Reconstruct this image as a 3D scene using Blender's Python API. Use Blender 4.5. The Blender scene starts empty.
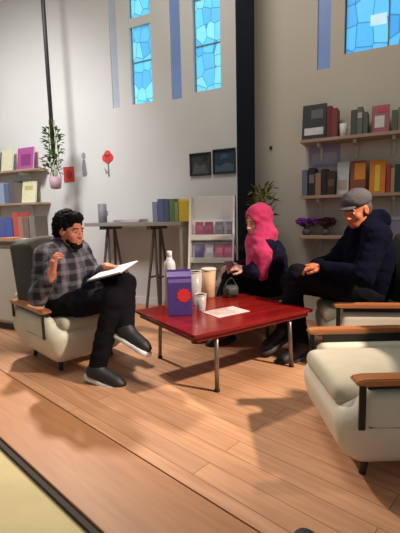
import bpy, bmesh, math, random
import numpy as np
from mathutils import Vector, Matrix, noise
random.seed(4)
scn = bpy.context.scene
COL = scn.collection
PI = math.pi

# ------------------------------------------------------------------ camera
H, FPX, PITCH, ROLL = 1.1, 400.0, math.radians(7.6), math.radians(1.36)
_f = Vector((0, math.cos(PITCH), -math.sin(PITCH)))
_r0 = Vector((1, 0, 0)); _u0 = _r0.cross(_f)
RIGHT = math.cos(ROLL)*_r0 - math.sin(ROLL)*_u0
UP = math.sin(ROLL)*_r0 + math.cos(ROLL)*_u0
EYE = Vector((0, 0, H))
cam = bpy.data.cameras.new('camera'); camo = bpy.data.objects.new('camera', cam); COL.objects.link(camo)
M = Matrix((RIGHT, UP, -_f)).transposed().to_4x4(); M.translation = EYE
camo.matrix_world = M
cam.sensor_fit = 'HORIZONTAL'; cam.sensor_width = 36.0; cam.lens = 36.0*FPX/400.0
cam.clip_start = 0.05; cam.clip_end = 100
scn.camera = camo

def ray(x, y): return _f*FPX + RIGHT*(x-200) + UP*(266.5-y)
def atY(x, y, Y):
    d = ray(x, y); return EYE + d*(Y/d.y)
def atZ(x, y, Z):
    d = ray(x, y); return EYE + d*((Z-H)/d.z)

# wall frame: x = s along the wall, y = away from the room, z up
TW = math.radians(27); WY = 4.5
WALL = Matrix.Translation((0, WY, 0)) @ Matrix.Rotation(-TW, 4, 'Z')
WINV = WALL.inverted()
def onW(x, y, off=0.0):
    """(s, z) where a sight line meets the plane standing off metres in front of the wall"""
    o = WINV @ EYE; d = WINV.to_3x3() @ ray(x, y)
    p = o + d*((-off-o.y)/d.y)
    return p.x, p.z

# ------------------------------------------------------------------ materials
def lin(c):
    out = []
    for v in c:
        v = v/255.0
        out.append(v/12.92 if v <= .04045 else ((v+.055)/1.055)**2.4)
    return (*out, 1)

def mat(name, rgb, rough=.7, metal=0., var=.12, scale=9., bump=.0, bscale=60., emit=0., sheen=0., spec=.5, sss=0., trans=0.):
    m = bpy.data.materials.new(name); m.use_nodes = True
    nt = m.node_tree; b = nt.nodes['Principled BSDF']
    tc = nt.nodes.new('ShaderNodeTexCoord')
    n = nt.nodes.new('ShaderNodeTexNoise'); n.inputs['Scale'].default_value = scale; n.inputs['Detail'].default_value = 4
    nt.links.new(tc.outputs['Object'], n.inputs['Vector'])
    r = nt.nodes.new('ShaderNodeValToRGB'); c = lin(rgb)
    r.color_ramp.elements[0].position = .3; r.color_ramp.elements[1].position = .7
    r.color_ramp.elements[0].color = tuple(v*(1-var) for v in c[:3])+(1,)
    r.color_ramp.elements[1].color = tuple(min(1, v*(1+var)) for v in c[:3])+(1,)
    nt.links.new(n.outputs['Fac'], r.inputs['Fac']); nt.links.new(r.outputs['Color'], b.inputs['Base Color'])
    b.inputs['Roughness'].default_value = rough; b.inputs['Metallic'].default_value = metal
    b.inputs['Specular IOR Level'].default_value = spec
    if sheen: b.inputs['Sheen Weight'].default_value = sheen
    if trans: b.inputs['Transmission Weight'].default_value = trans
    if sss:
        b.inputs['Subsurface Weight'].default_value = sss; b.inputs['Subsurface Radius'].default_value = (.02, .008, .004)
    if bump:
        n2 = nt.nodes.new('ShaderNodeTexNoise'); n2.inputs['Scale'].default_value = bscale; n2.inputs['Detail'].default_value = 3
        nt.links.new(tc.outputs['Object'], n2.inputs['Vector'])
        bp = nt.nodes.new('ShaderNodeBump'); bp.inputs['Strength'].default_value = bump; bp.inputs['Distance'].default_value = .01
        nt.links.new(n2.outputs['Fac'], bp.inputs['Height']); nt.links.new(bp.outputs['Normal'], b.inputs['Normal'])
    if emit:
        nt.links.new(r.outputs['Color'], b.inputs['Emission Color']); b.inputs['Emission Strength'].default_value = emit
    return m

def mat_wood(name, a, b_, rot=0., plank=None, rough=.45, gs=(1.2, 14, 14)):
    """wood grain along object X; plank=(length,width) adds board joints"""
    m = bpy.data.materials.new(name); m.use_nodes = True
    nt = m.node_tree; b = nt.nodes['Principled BSDF']; L = nt.links.new
    tc = nt.nodes.new('ShaderNodeTexCoord'); mp = nt.nodes.new('ShaderNodeMapping'); mp.inputs['Rotation'].default_value = (0, 0, rot)
    L(tc.outputs['Object'], mp.inputs['Vector'])
    m2 = nt.nodes.new('ShaderNodeMapping'); m2.inputs['Scale'].default_value = gs; L(mp.outputs['Vector'], m2.inputs['Vector'])
    n = nt.nodes.new('ShaderNodeTexNoise'); n.inputs['Scale'].default_value = 2.2; n.inputs['Detail'].default_value = 6; n.inputs['Distortion'].default_value = .4
    L(m2.outputs['Vector'], n.inputs['Vector'])
    r = nt.nodes.new('ShaderNodeValToRGB'); r.color_ramp.elements[0].color = lin(a); r.color_ramp.elements[1].color = lin(b_)
    r.color_ramp.elements[0].position = .3; r.color_ramp.elements[1].position = .7
    L(n.outputs['Fac'], r.inputs['Fac']); out = r.outputs['Color']
    if plank:
        br = nt.nodes.new('ShaderNodeTexBrick'); br.offset = .43
        br.inputs['Scale'].default_value = 1; br.inputs['Brick Width'].default_value = plank[0]; br.inputs['Row Height'].default_value = plank[1]
        br.inputs['Mortar Size'].default_value = .0025; br.inputs['Mortar Smooth'].default_value = .3
        br.inputs['Color1'].default_value = (1, 1, 1, 1); br.inputs['Color2'].default_value = (.84, .83, .81, 1); br.inputs['Mortar'].default_value = (.45, .4, .36, 1)
        L(mp.outputs['Vector'], br.inputs['Vector'])
        mx = nt.nodes.new('ShaderNodeMix'); mx.data_type = 'RGBA'; mx.blend_type = 'MULTIPLY'; mx.inputs['Factor'].default_value = 1
        L(out, mx.inputs['A']); L(br.outputs['Color'], mx.inputs['B']); out = mx.outputs['Result']
    L(out, b.inputs['Base Color']); b.inputs['Roughness'].default_value = rough
    return m

def mat_plaid():
    m = bpy.data.materials.new('plaid_cloth'); m.use_nodes = True
    nt = m.node_tree; b = nt.nodes['Principled BSDF']; L = nt.links.new
    tc = nt.nodes.new('ShaderNodeTexCoord'); cur = None
    for i, (d, s, w) in enumerate((('X', 9, .72), ('Z', 9, .72), ('Y', 9, .8))):
        wv = nt.nodes.new('ShaderNodeTexWave'); wv.bands_direction = d; wv.inputs['Scale'].default_value = s*.42; wv.inputs['Distortion'].default_value = .6
        wv.inputs['Detail'].default_value = 1
        L(tc.outputs['Object'], wv.inputs['Vector'])
        rp = nt.nodes.new('ShaderNodeValToRGB'); rp.color_ramp.elements[0].position = w-.12; rp.color_ramp.elements[1].position = w+.1
        rp.color_ramp.elements[0].color = (0, 0, 0, 1); rp.color_ramp.elements[1].color = (.33, .33, .33, 1)
        L(wv.outputs['Color'], rp.inputs['Fac'])
        if cur is None: cur = rp.outputs['Color']
        else:
            a = nt.nodes.new('ShaderNodeMix'); a.data_type = 'RGBA'; a.blend_type = 'ADD'; a.inputs['Factor'].default_value = 1
            L(cur, a.inputs['A']); L(rp.outputs['Color'], a.inputs['B']); cur = a.outputs['Result']
    rr = nt.nodes.new('ShaderNodeValToRGB'); rr.color_ramp.elements[0].color = lin((30, 28, 36)); rr.color_ramp.elements[1].color = lin((128, 124, 136))
    L(cur, rr.inputs['Fac']); L(rr.outputs['Color'], b.inputs['Base Color']); b.inputs['Roughness'].default_value = .9
    return m

def mat_glass_mosaic(name, c1, c2, c3, strength, scale):
    """leaded glass lit by the daylight outside"""
    m = bpy.data.materials.new(name); m.use_nodes = True
    nt = m.node_tree; b = nt.nodes['Principled BSDF']; L = nt.links.new
    tc = nt.nodes.new('ShaderNodeTexCoord'); mp = nt.nodes.new('ShaderNodeMapping'); mp.inputs['Scale'].default_value = (1, 1, .72)
    L(tc.outputs['Object'], mp.inputs['Vector'])
    v = nt.nodes.new('ShaderNodeTexVoronoi'); v.inputs['Scale'].default_value = scale; v.inputs['Randomness'].default_value = .55; L(mp.outputs['Vector'], v.inputs['Vector'])
    sp = nt.nodes.new('ShaderNodeSeparateColor'); L(v.outputs['Color'], sp.inputs['Color'])
    r = nt.nodes.new('ShaderNodeValToRGB'); r.color_ramp.elements[0].color = lin(c1); r.color_ramp.elements[1].color = lin(c2)
    e = r.color_ramp.elements.new(.55); e.color = lin(c3); L(sp.outputs[0], r.inputs['Fac'])
    v2 = nt.nodes.new('ShaderNodeTexVoronoi'); v2.feature = 'DISTANCE_TO_EDGE'; v2.inputs['Scale'].default_value = scale; v2.inputs['Randomness'].default_value = .55; L(mp.outputs['Vector'], v2.inputs['Vector'])
    lr = nt.nodes.new('ShaderNodeValToRGB'); lr.color_ramp.elements[0].position = .01; lr.color_ramp.elements[1].position = .045
    lr.color_ramp.elements[0].color = (.42, .46, .5, 1); lr.color_ramp.elements[1].color = (1, 1, 1, 1); L(v2.outputs['Distance'], lr.inputs['Fac'])
    mx = nt.nodes.new('ShaderNodeMix'); mx.data_type = 'RGBA'; mx.blend_type = 'MULTIPLY'; mx.inputs['Factor'].default_value = 1
    L(r.outputs['Color'], mx.inputs['A']); L(lr.outputs['Color'], mx.inputs['B'])
    L(mx.outputs['Result'], b.inputs['Base Color']); L(mx.outputs['Result'], b.inputs['Emission Color']); b.inputs['Emission Strength'].default_value = strength
    b.inputs['Roughness'].default_value = .3
    return m

# ------------------------------------------------------------------ object helpers
def link(name, me, m, parent=None, label=None, smooth=True):
    if m is not None: me.materials.append(m)
    if smooth:
        for p in me.polygons: p.use_smooth = True
    o = bpy.data.objects.new(name, me); COL.objects.link(o)
    if parent is not None: o.parent = parent
    if label: o['label'] = label
    return o
def tag(o, label, cat, group=None, kind=None):
    o['label'] = label; o['category'] = cat
    if group: o['group'] = group
    if kind: o['kind'] = kind
    return o
def struct(o, label=None):
    o['kind'] = 'structure'
    if label: o['label'] = label
    return o
def empty(name, loc, rz, label, cat, group=None):
    o = bpy.data.objects.new(name, None); COL.objects.link(o)
    o.location = loc; o.rotation_euler = (0, 0, rz); o.empty_display_size = .1
    return tag(o, label, cat, group)
def bm_obj(name, bm, m, parent=None, label=None, smooth=False):
    me = bpy.data.meshes.new(name); bmesh.ops.recalc_face_normals(bm, faces=bm.faces); bm.to_mesh(me); bm.free()
    return link(name, me, m, parent, label, smooth)
def box(bm, c, s, bev=.0, rot=None, seg=2):
    t = bmesh.new(); bmesh.ops.create_cube(t, size=1)
    bmesh.ops.scale(t, vec=s, verts=t.verts)
    if bev: bmesh.ops.bevel(t, geom=t.edges[:], offset=bev, segments=seg, affect='EDGES', profile=.6)
    if rot is not None: bmesh.ops.transform(t, matrix=rot.to_4x4(), verts=t.verts)
    bmesh.ops.translate(t, vec=c, verts=t.verts)
    me = bpy.data.meshes.new('t'); t.to_mesh(me); t.free(); bm.from_mesh(me); bpy.data.meshes.remove(me); return bm
def lathe(bm, prof, seg=24, c=(0, 0, 0), rot=None):
    vs = []
    for r, z in prof:
        ring = []
        for k in range(seg):
            a = 2*PI*k/seg; p = Vector((r*math.cos(a), r*math.sin(a), z))
            if rot is not None: p = rot @ p
            ring.append(bm.verts.new(p+Vector(c)))
        vs.append(ring)
    for i in range(len(vs)-1):
        for k in range(seg):
            bm.faces.new((vs[i][k], vs[i][(k+1) % seg], vs[i+1][(k+1) % seg], vs[i+1][k]))
    if prof[0][0] > 1e-4: bm.faces.new(vs[0][::-1])
    if prof[-1][0] > 1e-4: bm.faces.new(vs[-1])
    return bm
def tube(bm, pts, r, seg=10, r2=None):
    pts = [Vector(p) for p in pts]; rings = []
    for i, p in enumerate(pts):
        a = pts[max(i-1, 0)]; b = pts[min(i+1, len(pts)-1)]; d = (b-a).normalized()
        q = d.to_track_quat('Z', 'Y'); rr = r if r2 is None else r+(r2-r)*i/(len(pts)-1)
        rings.append([bm.verts.new(p+q @ Vector((rr*math.cos(2*PI*k/seg), rr*math.sin(2*PI*k/seg), 0))) for k in range(seg)])
    for i in range(len(rings)-1):
        for k in range(seg):
            bm.faces.new((rings[i][k], rings[i][(k+1) % seg], rings[i+1][(k+1) % seg], rings[i+1][k]))
    bm.faces.new(rings[0][::-1]); bm.faces.new(rings[-1]); return bm
def prism(bm, poly, y0, y1):
    """polygon in x,z extruded along y"""
    a = [bm.verts.new((x, y0, z)) for x, z in poly]; b = [bm.verts.new((x, y1, z)) for x, z in poly]
    bm.faces.new(a); bm.faces.new(b[::-1]); n = len(a)
    for i in range(n): bm.faces.new((a[i], b[i], b[(i+1) % n], a[(i+1) % n]))
    return bm

# ------------------------------------------------------------------ distance-field sculpting (for bodies, clothes, upholstery)
class Sculpt:
    def __init__(s): s.ops = []
    def cap(s, a, b, ra, rb=None, k=.02, mode='u'):
        s.ops.append(('c', np.array(a, float), np.array(b, float), ra, ra if rb is None else rb, k, mode)); return s
    def ell(s, c, r, R=None, k=.02, mode='u'):
        s.ops.append(('e', np.array(c, float), np.array(r, float), np.eye(3) if R is None else np.array(R, float), 0, k, mode)); return s
    def rbox(s, c, h, rad, R=None, k=.01, mode='u'):
        s.ops.append(('b', np.array(c, float), np.array(h, float), np.eye(3) if R is None else np.array(R, float), rad, k, mode)); return s
    def bounds(s, op):
        if op[0] == 'c':
            r = max(op[3], op[4]); return np.minimum(op[1], op[2])-r, np.maximum(op[1], op[2])+r
        r = np.linalg.norm(op[2]) if op[0] == 'b' else op[2].max()
        return op[1]-r, op[1]+r
    def dist(s, op, P):
        if op[0] == 'c':
            a, b = op[1], op[2]; ab = b-a; t = np.clip(((P-a) @ ab)/max(ab @ ab, 1e-9), 0, 1)
            return np.linalg.norm(P-a-t[..., None]*ab, axis=-1)-(op[3]+(op[4]-op[3])*t)
        q = (P-op[1]) @ op[3]          # columns of R are the local axes
        if op[0] == 'e':
            k0 = np.linalg.norm(q/op[2], axis=-1); k1 = np.linalg.norm(q/op[2]**2, axis=-1)+1e-9
            return k0*(k0-1)/k1
        q = np.abs(q)-(op[2]-op[4])
        return np.linalg.norm(np.maximum(q, 0), axis=-1)+np.minimum(q.max(-1), 0)-op[4]
    def mesh(s, name, vox, wrinkle=0., wfreq=14., relax=2):
        los, his = zip(*[s.bounds(o) for o in s.ops if o[6] == 'u'])
        lo = np.min(los, 0)-3*vox; hi = np.max(his, 0)+3*vox
        n = np.ceil((hi-lo)/vox).astype(int)+1
        D = np.full(n, 1.0, dtype=np.float32)
        ax = [lo[i]+vox*np.arange(n[i]) for i in range(3)]
        for op in s.ops:
            bl, bh = s.bounds(op); pad = op[5]+4*vox
            i0 = np.clip(np.floor((bl-pad-lo)/vox).astype(int), 0, n-1); i1 = np.clip(np.ceil((bh+pad-lo)/vox).astype(int)+1, 1, n)
            sl = tuple(slice(i0[i], i1[i]) for i in range(3))
            g = np.stack(np.meshgrid(*[ax[i][sl[i]] for i in range(3)], indexing='ij'), -1)
            d = s.dist(op, g); k = max(op[5], 1e-6); A = D[sl]
            if op[6] == 'u':
                h = np.clip(.5+.5*(A-d)/k, 0, 1); D[sl] = A*(1-h)+d*h-k*h*(1-h)
            else:
                h = np.clip(.5-.5*(A+d)/k, 0, 1); D[sl] = A*(1-h)+(-d)*h+k*h*(1-h)
        D[0] = D[-1] = 1; D[:, 0] = D[:, -1] = 1; D[:, :, 0] = D[:, :, -1] = 1
        return surface_nets(name, D, lo, vox, wrinkle, wfreq, relax)

def surface_nets(name, D, lo, vox, wrinkle, wfreq, relax):
    ins = D < 0
    m = tuple(x-1 for x in D.shape)
    cnt = np.zeros(m, np.int8); pos = np.zeros(m+(3,), np.float32); nc = np.zeros(m, np.float32)
    for a in (0, 1):
        for b in (0, 1):
            for c in (0, 1): cnt += ins[a:a+m[0], b:b+m[1], c:c+m[2]]
    act = (cnt > 0) & (cnt < 8)
    I = np.argwhere(act)
    vid = -np.ones(m, np.int64); vid[act] = np.arange(len(I))
    acc = np.zeros((len(I), 3)); num = np.zeros(len(I))
    corners = [(a, b, c) for a in (0, 1) for b in (0, 1) for c in (0, 1)]
    for c0 in corners:
        for axx in range(3):
            if c0[axx]: continue
            c1 = list(c0); c1[axx] = 1
            d0 = D[I[:, 0]+c0[0], I[:, 1]+c0[1], I[:, 2]+c0[2]]; d1 = D[I[:, 0]+c1[0], I[:, 1]+c1[1], I[:, 2]+c1[2]]
            x = (d0 < 0) != (d1 < 0); t = np.where(x, d0/np.where(x, d0-d1, 1), 0)
            p = np.array(c0, float)[None].repeat(len(I), 0); p[:, axx] = t
            acc[x] += p[x]; num[x] += 1
    V = lo+vox*(I+acc/np.maximum(num, 1)[:, None])
    quads = []
    for axx in range(3):
        s0 = [slice(None)]*3; s1 = [slice(None)]*3; s0[axx] = slice(0, -1); s1[axx] = slice(1, None)
        A, B = ins[tuple(s0)], ins[tuple(s1)]
        E = np.argwhere(A != B); fl = A[E[:, 0], E[:, 1], E[:, 2]]
        u, v = (axx+1) % 3, (axx+2) % 3
        def q(du, dv):
            J = E.copy(); J[:, u] -= du; J[:, v] -= dv; return vid[J[:, 0], J[:, 1], J[:, 2]]
        Q = np.stack([q(1, 1), q(0, 1), q(0, 0), q(1, 0)], 1)
        Q[~fl] = Q[~fl][:, ::-1]; quads.append(Q)
    Q = np.concatenate(quads)
    for _ in range(relax):
        S = np.zeros_like(V); N = np.zeros(len(V))
        for i in range(4):
            j = (i+1) % 4
            np.add.at(S, Q[:, i], V[Q[:, j]]); np.add.at(N, Q[:, i], 1)
            np.add.at(S, Q[:, j], V[Q[:, i]]); np.add.at(N, Q[:, j], 1)
        V = V*.5+.5*S/np.maximum(N, 1)[:, None]
    if wrinkle:
        nrm = np.zeros_like(V); fn = np.cross(V[Q[:, 2]]-V[Q[:, 0]], V[Q[:, 3]]-V[Q[:, 1]])
        for i in range(4): np.add.at(nrm, Q[:, i], fn)
        nrm /= np.linalg.norm(nrm, axis=1)[:, None]+1e-9
        w = np.array([noise.noise(Vector((p[0]*wfreq, p[1]*wfreq, p[2]*wfreq*1.6)))+.5*noise.noise(Vector((p[0]*wfreq*2.3+5, p[1]*wfreq*2.3, p[2]*wfreq*2.3))) for p in V])
        V = V+nrm*(wrinkle*w)[:, None]
    me = bpy.data.meshes.new(name)
    me.vertices.add(len(V)); me.vertices.foreach_set('co', V.astype(np.float32).ravel())
    me.loops.add(Q.size); me.loops.foreach_set('vertex_index', Q.astype(np.int32).ravel())
    me.polygons.add(len(Q)); me.polygons.foreach_set('loop_start', np.arange(0, Q.size, 4, dtype=np.int32))
    me.update(calc_edges=True); me.validate()
    return me

# ------------------------------------------------------------------ materials used
WHITE_WALL = mat('white_wall_paint', (214, 212, 208), .85, var=.03, scale=1.5, bump=.05, bscale=40)
GREY_WALL = mat('taupe_wall_paint', (200, 192, 177), .85, var=.03, scale=1.5, bump=.05, bscale=40)
CEIL = mat('ceiling_paint', (205, 200, 190), .9, var=.03)
DECK = mat_wood('deck_boards', (190, 138, 102), (214, 164, 126), plank=(1.6, .11), rough=.5)
EDGE = mat_wood('edge_board', (168, 116, 76), (186, 132, 90), rough=.5)
PALE = mat('pale_floor', (214, 198, 148), .8, var=.06, scale=5, bump=.1, bscale=120)
GAP = mat('dark_strip', (42, 30, 22), .7)
NAVY = mat('navy_steel', (8, 16, 27), .6, var=.1, spec=.2)
CHARC = mat('charcoal_metal', (48, 46, 46), .5)
STEEL = mat('brushed_steel', (140, 128, 118), .35, metal=.7)
CREAM = mat('cream_leather', (205, 200, 182), .5, var=.05, scale=4, bump=.08, bscale=90)
CUSH = mat('cream_seat_fabric', (178, 172, 152), .75, var=.05, bump=.1, bscale=150)
OLIVE = mat('dark_olive_upholstery', (68, 66, 57), .85, var=.1, bump=.1, bscale=120)
ARMW = mat_wood('armrest_wood', (150, 92, 52), (184, 120, 74), rough=.35)
BLACK = mat('black_metal', (20, 19, 20), .45)
TABLE = mat_wood('mahogany_top', (104, 16, 18), (138, 30, 26), rough=.16, gs=(1, 10, 10))
DARKRED = mat('mahogany_edge', (120, 24, 20), .35)
SHELFW = mat_wood('shelf_wood', (160, 134, 114), (178, 150, 128), rough=.6)
WHITE = mat('white_laminate', (222, 220, 216), .5, var=.02)
GREYTOP = mat('grey_counter_top', (150, 144, 136), .5, var=.04)
BEIGE = mat('beige_panel', (178, 168, 154), .7, var=.04)
DARKTOP = mat('dark_counter_edge', (70, 64, 58), .6)
SKIN1 = mat('skin_warm', (204, 124, 96), .6, var=.06, scale=30, sss=.08)
SKIN2 = mat('skin_fair', (224, 168, 140), .55, var=.06, scale=30, sss=.08)
SKIN3 = mat('skin_ruddy', (196, 112, 76), .6, var=.06, scale=30, sss=.08)
EYEW = mat('eye_white', (188, 180, 172), .3, var=.01)
IRIS = mat('iris_dark', (28, 20, 16), .15)
HAIR = mat('black_hair', (10, 9, 10), .8, var=.3, scale=60, bump=.5, bscale=140, spec=.15)
BROW = mat('brow_hair', (40, 28, 22), .8)
PLAID = mat_plaid()
BLKC = mat('black_cotton', (19, 18, 23), .9, var=.15, bump=.15, bscale=90, spec=.1)
NAVYC = mat('navy_knit', (9, 10, 28), .95, var=.15, bump=.2, bscale=130, spec=.08)
PURPC = mat('dark_plum_jacket', (24, 20, 42), .9, var=.2, bump=.15, bscale=80, spec=.12)
PINK = mat('pink_scarf_cloth', (182, 26, 86), .8, var=.12, scale=14, bump=.1, bscale=60, sheen=.2)
GREYCAP = mat('grey_wool', (78, 75, 76), .95, var=.15, bump=.3, bscale=120)
SHOEB = mat('black_shoe', (26, 26, 30), .55)
SHOEW = mat('white_rubber', (214, 214, 218), .5)
GREYSH = mat('grey_shoe', (70, 70, 76), .6)
PAPER = mat('white_paper', (226, 226, 232), .7, var=.02)
GREEN = mat('leaf_green', (70, 118, 42), .55, var=.3, scale=20)
OLIVEG = mat('olive_leaf', (118, 116, 40), .6, var=.3, scale=20)
_cm = {}
def C(rgb, rough=.6):
    k = (rgb, rough)
    if k not in _cm: _cm[k] = mat('paint_%d_%d_%d' % rgb, rgb, rough, var=.08, scale=25)
    return _cm[k]

# ------------------------------------------------------------------ room
# the boarded floor, its edge board, dark strip and the pale floor this side of it
eA, eB = atZ(0, 440, 0), atZ(100, 533, 0)
ed = (eB-eA); ed.z = 0; ed.normalize()
en = Vector((-ed.y, ed.x, 0))
if en.y < 0: en = -en
gA = atZ(140, 457, 0); bw = (gA-eA).dot(en)
ang = math.atan2(ed.y, ed.x)
FL = Matrix.Translation((eA.x, eA.y, 0)) @ Matrix.Rotation(ang, 4, 'Z')      # x along the edge, y into the boarded side
def slab(name, m, x0, x1, y0, y1, z0, z1, bev=.0):
    bm = bmesh.new(); box(bm, ((x0+x1)/2, (y0+y1)/2, (z0+z1)/2), (x1-x0, y1-y0, z1-z0), bev)
    o = bm_obj(name, bm, m); o.matrix_world = FL; return struct(o)
slab('floor', DECK, -7, 9, bw+.003, 13, -.06, 0)
slab('trim_1', EDGE, -7, 9, .012, bw-.003, -.06, 0, .004).__setitem__('label', 'brown edge board bordering the boarded floor')
slab('trim_2', GAP, -7, 9, -.012, .012, -.06, -.012).__setitem__('label', 'dark strip along the edge of the boarded floor')
slab('floor_pale', PALE, -7, 9, -8, -.012, -.09, -.03)

CZ = 5.0
def wallmesh(name, m, s0, s1, holes):
    """wall sheet in the wall frame with real openings and reveals"""
    bm = bmesh.new()
    xs = sorted({s0, s1, *[h[0] for h in holes], *[h[1] for h in holes]}); zs = sorted({-.06, CZ, *[h[2] for h in holes], *[h[3] for h in holes]})
    for i in range(len(xs)-1):
        for j in range(len(zs)-1):
            cx, cz = (xs[i]+xs[i+1])/2, (zs[j]+zs[j+1])/2
            if any(h[0] < cx < h[1] and h[2] < cz < h[3] for h in holes): continue
            bm.faces.new([bm.verts.new((x, 0, z)) for x, z in ((xs[i], zs[j]), (xs[i+1], zs[j]), (xs[i+1], zs[j+1]), (xs[i], zs[j+1]))])
    for a, b, z0, z1, dp in holes:
        for (p, q) in (((a, z0), (a, z1)), ((b, z0), (b, z1)), ((a, z0), (b, z0)), ((a, z1), (b, z1))):
            bm.faces.new([bm.verts.new(v) for v in ((p[0], 0, p[1]), (q[0], 0, q[1]), (q[0], dp, q[1]), (p[0], dp, p[1]))])
    bmesh.ops.remove_doubles(bm, verts=bm.verts, dist=1e-5)
    # outer face so the wall has thickness
    bm.faces.new([bm.verts.new((x, .42, z)) for x, z in ((s0, -.06), (s1, -.06), (s1, CZ), (s0, CZ))])
    o = bm_obj(name, bm, m); o.matrix_world = WALL; return struct(o)

GL = mat_glass_mosaic('blue_mosaic_glass', (82, 162, 216), (124, 206, 226), (96, 190, 226), .85, 9)
GL2 = mat_glass_mosaic('deep_blue_mosaic_glass', (62, 142, 210), (98, 184, 224), (76, 166, 222), .85, 8)
JAMB_GLOW = mat('pale_blue_glass', (112, 136, 184), .4, var=.08, scale=3, emit=.22)  # blue light caught by the window jambs, put into a glowing colour
JAMB_GLOW_FAINT = mat('faint_blue_glass', (172, 178, 192), .4, var=.08, scale=3, emit=.12)  # weaker jamb light, likewise a glowing colour
TOPZ = 4.75
def winspan(x0, x1, yb, xs=None):
    s0, _ = onW(x0, yb); s1, _ = onW(x1, yb); _, z = onW((x0+x1)/2, yb); return s0, s1, z
wins = [  # px x0, x1, y bottom, glass or jamb glow, recess, label
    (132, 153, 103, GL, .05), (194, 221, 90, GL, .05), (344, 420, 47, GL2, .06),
    (113, 120, 108, JAMB_GLOW_FAINT, .02), (172, 182, 99, JAMB_GLOW, .02), (317, 330, 69, JAMB_GLOW, .02)]  # narrow strips: light on the jambs built as glowing slits
spans = []
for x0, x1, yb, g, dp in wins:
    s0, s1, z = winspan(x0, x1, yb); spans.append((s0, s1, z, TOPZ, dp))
colS = onW(246, 200)[0]
wallmesh('wall_back', WHITE_WALL, -9, colS, [spans[i] for i in (0, 1, 3, 4)])
wallmesh('wall_right', GREY_WALL, colS, 4.5, [spans[i] for i in (2, 5)])
FRM = mat('lead_frame', (120, 120, 122), .6)
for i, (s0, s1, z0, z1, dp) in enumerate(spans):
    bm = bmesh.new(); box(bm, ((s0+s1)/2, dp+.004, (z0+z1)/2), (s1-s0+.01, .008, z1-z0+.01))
    o = bm_obj('window_%d' % (i+1), bm, wins[i][3]); o.matrix_world = WALL; struct(o)  # the narrow ones are added strips of jamb light, not glazing
    if i < 3:
        bm = bmesh.new(); w = .012
        for zz in np.arange(z0, z1, .46 if i < 2 else .5):
            box(bm, ((s0+s1)/2, dp-.004, zz+w/2), (s1-s0, .014, w))
        for ss in ((s0+w/2, s1-w/2) if i < 2 else (s0+w/2, s0+.36, s0+.72)):
            box(bm, (ss, dp-.004, (z0+z1)/2), (w, .013, z1-z0))
        bm_obj('glazing_bar', bm, FRM, o)
s0, s1, z0, z1, dp = spans[0]
_, zb = onW(142, 24); _, zt = onW(142, 15)
bm = bmesh.new(); box(bm, ((s0+s1)/2, dp-.02, (zb+zt)/2), (s1-s0, .04, zt-zb))
bm_obj('transom', bm, WHITE_WALL, bpy.data.objects['window_1'])
a, zb = onW(370, 24); b, zt = onW(387, 9)
bm = bmesh.new(); box(bm, ((a+b)/2, spans[2][4]-.004, (zb+zt)/2), (b-a, .004, zt-zb), .0015)
bm_obj('pane', bm, mat('milky_pane', (176, 206, 216), .4, emit=.8), bpy.data.objects['window_3'], 'milky white pane')
bm = bmesh.new(); box(bm, (-1, 2.5, CZ+.05), (16, 14, .1))
struct(bm_obj('ceiling', bm, CEIL))
bm = bmesh.new(); box(bm, (-9+(colS+9)/2, -.008, .045), (colS+9, .016, .09), .004); struct(bm_obj('baseboard_back', bm, WHITE)).matrix_world = WALL
bm = bmesh.new(); box(bm, ((colS+4.5)/2, -.008, .045), (4.5-colS, .016, .09), .004); struct(bm_obj('baseboard_right', bm, WHITE)).matrix_world = WALL

# steel column
def wallpt(s, off, z=0): return WALL @ Vector((s, -off, z))
cc = atY(245.5, 120, 3.95)
col = empty('steel_column', (cc.x, cc.y, 0), 0, 'dark navy steel column rising from floor to ceiling behind the pink scarf', 'column')
bm = bmesh.new(); hw = .078
box(bm, (0, -.07, CZ/2), (2*hw, .014, CZ), .003); box(bm, (0, .07, CZ/2), (2*hw, .014, CZ), .003); box(bm, (0, 0, CZ/2), (.012, .13, CZ))
bm_obj('shaft', bm, NAVY, col)
bm = bmesh.new(); box(bm, (0, 0, .008), (.26, .24, .016), .003); bm_obj('base_plate', bm, NAVY, col)

# ------------------------------------------------------------------ shelves and what stands on them
def shelf(xa, xb, y, label, depth=.24, m=SHELFW, bm_=WHITE, sa=None, sb=None, nbr=3):
    s0 = onW(xa, y, depth)[0] if sa is None else sa; s1 = onW(xb, y, depth)[0] if sb is None else sb
    z = onW((max(xa, 0)+min(xb, 400))/2, y, depth)[1]
    L = s1-s0
    t = empty('wall_shelf', wallpt(s0, 0, z), -TW, label, 'shelf', 'wall shelves')
    bm = bmesh.new(); box(bm, (L/2, -depth/2-.001, -.014), (L, depth, .028), .003); bm_obj('board', bm, m, t)
    for k in range(nbr):
        x = L*(k+.5)/nbr; bm = bmesh.new()
        prism(bm, [(x-.012, -.03), (x+.012, -.03), (x+.012, -.06), (x-.012, -.06)], -.2, -.002)
        box(bm, (x, -.012, -.1), (.024, .02, .14), .002); bm_obj('bracket', bm, bm_, t)
    return z
def put(x0, x1, yt, zb, off):
    """s range, height of a thing whose front stands `off` before the wall, standing at zb"""
    a, _ = onW(x0, yt, off); b, _ = onW(x1, yt, off); _, zt = onW((x0+x1)/2, yt, off); return a, b, max(zt-zb, .02)
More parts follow.
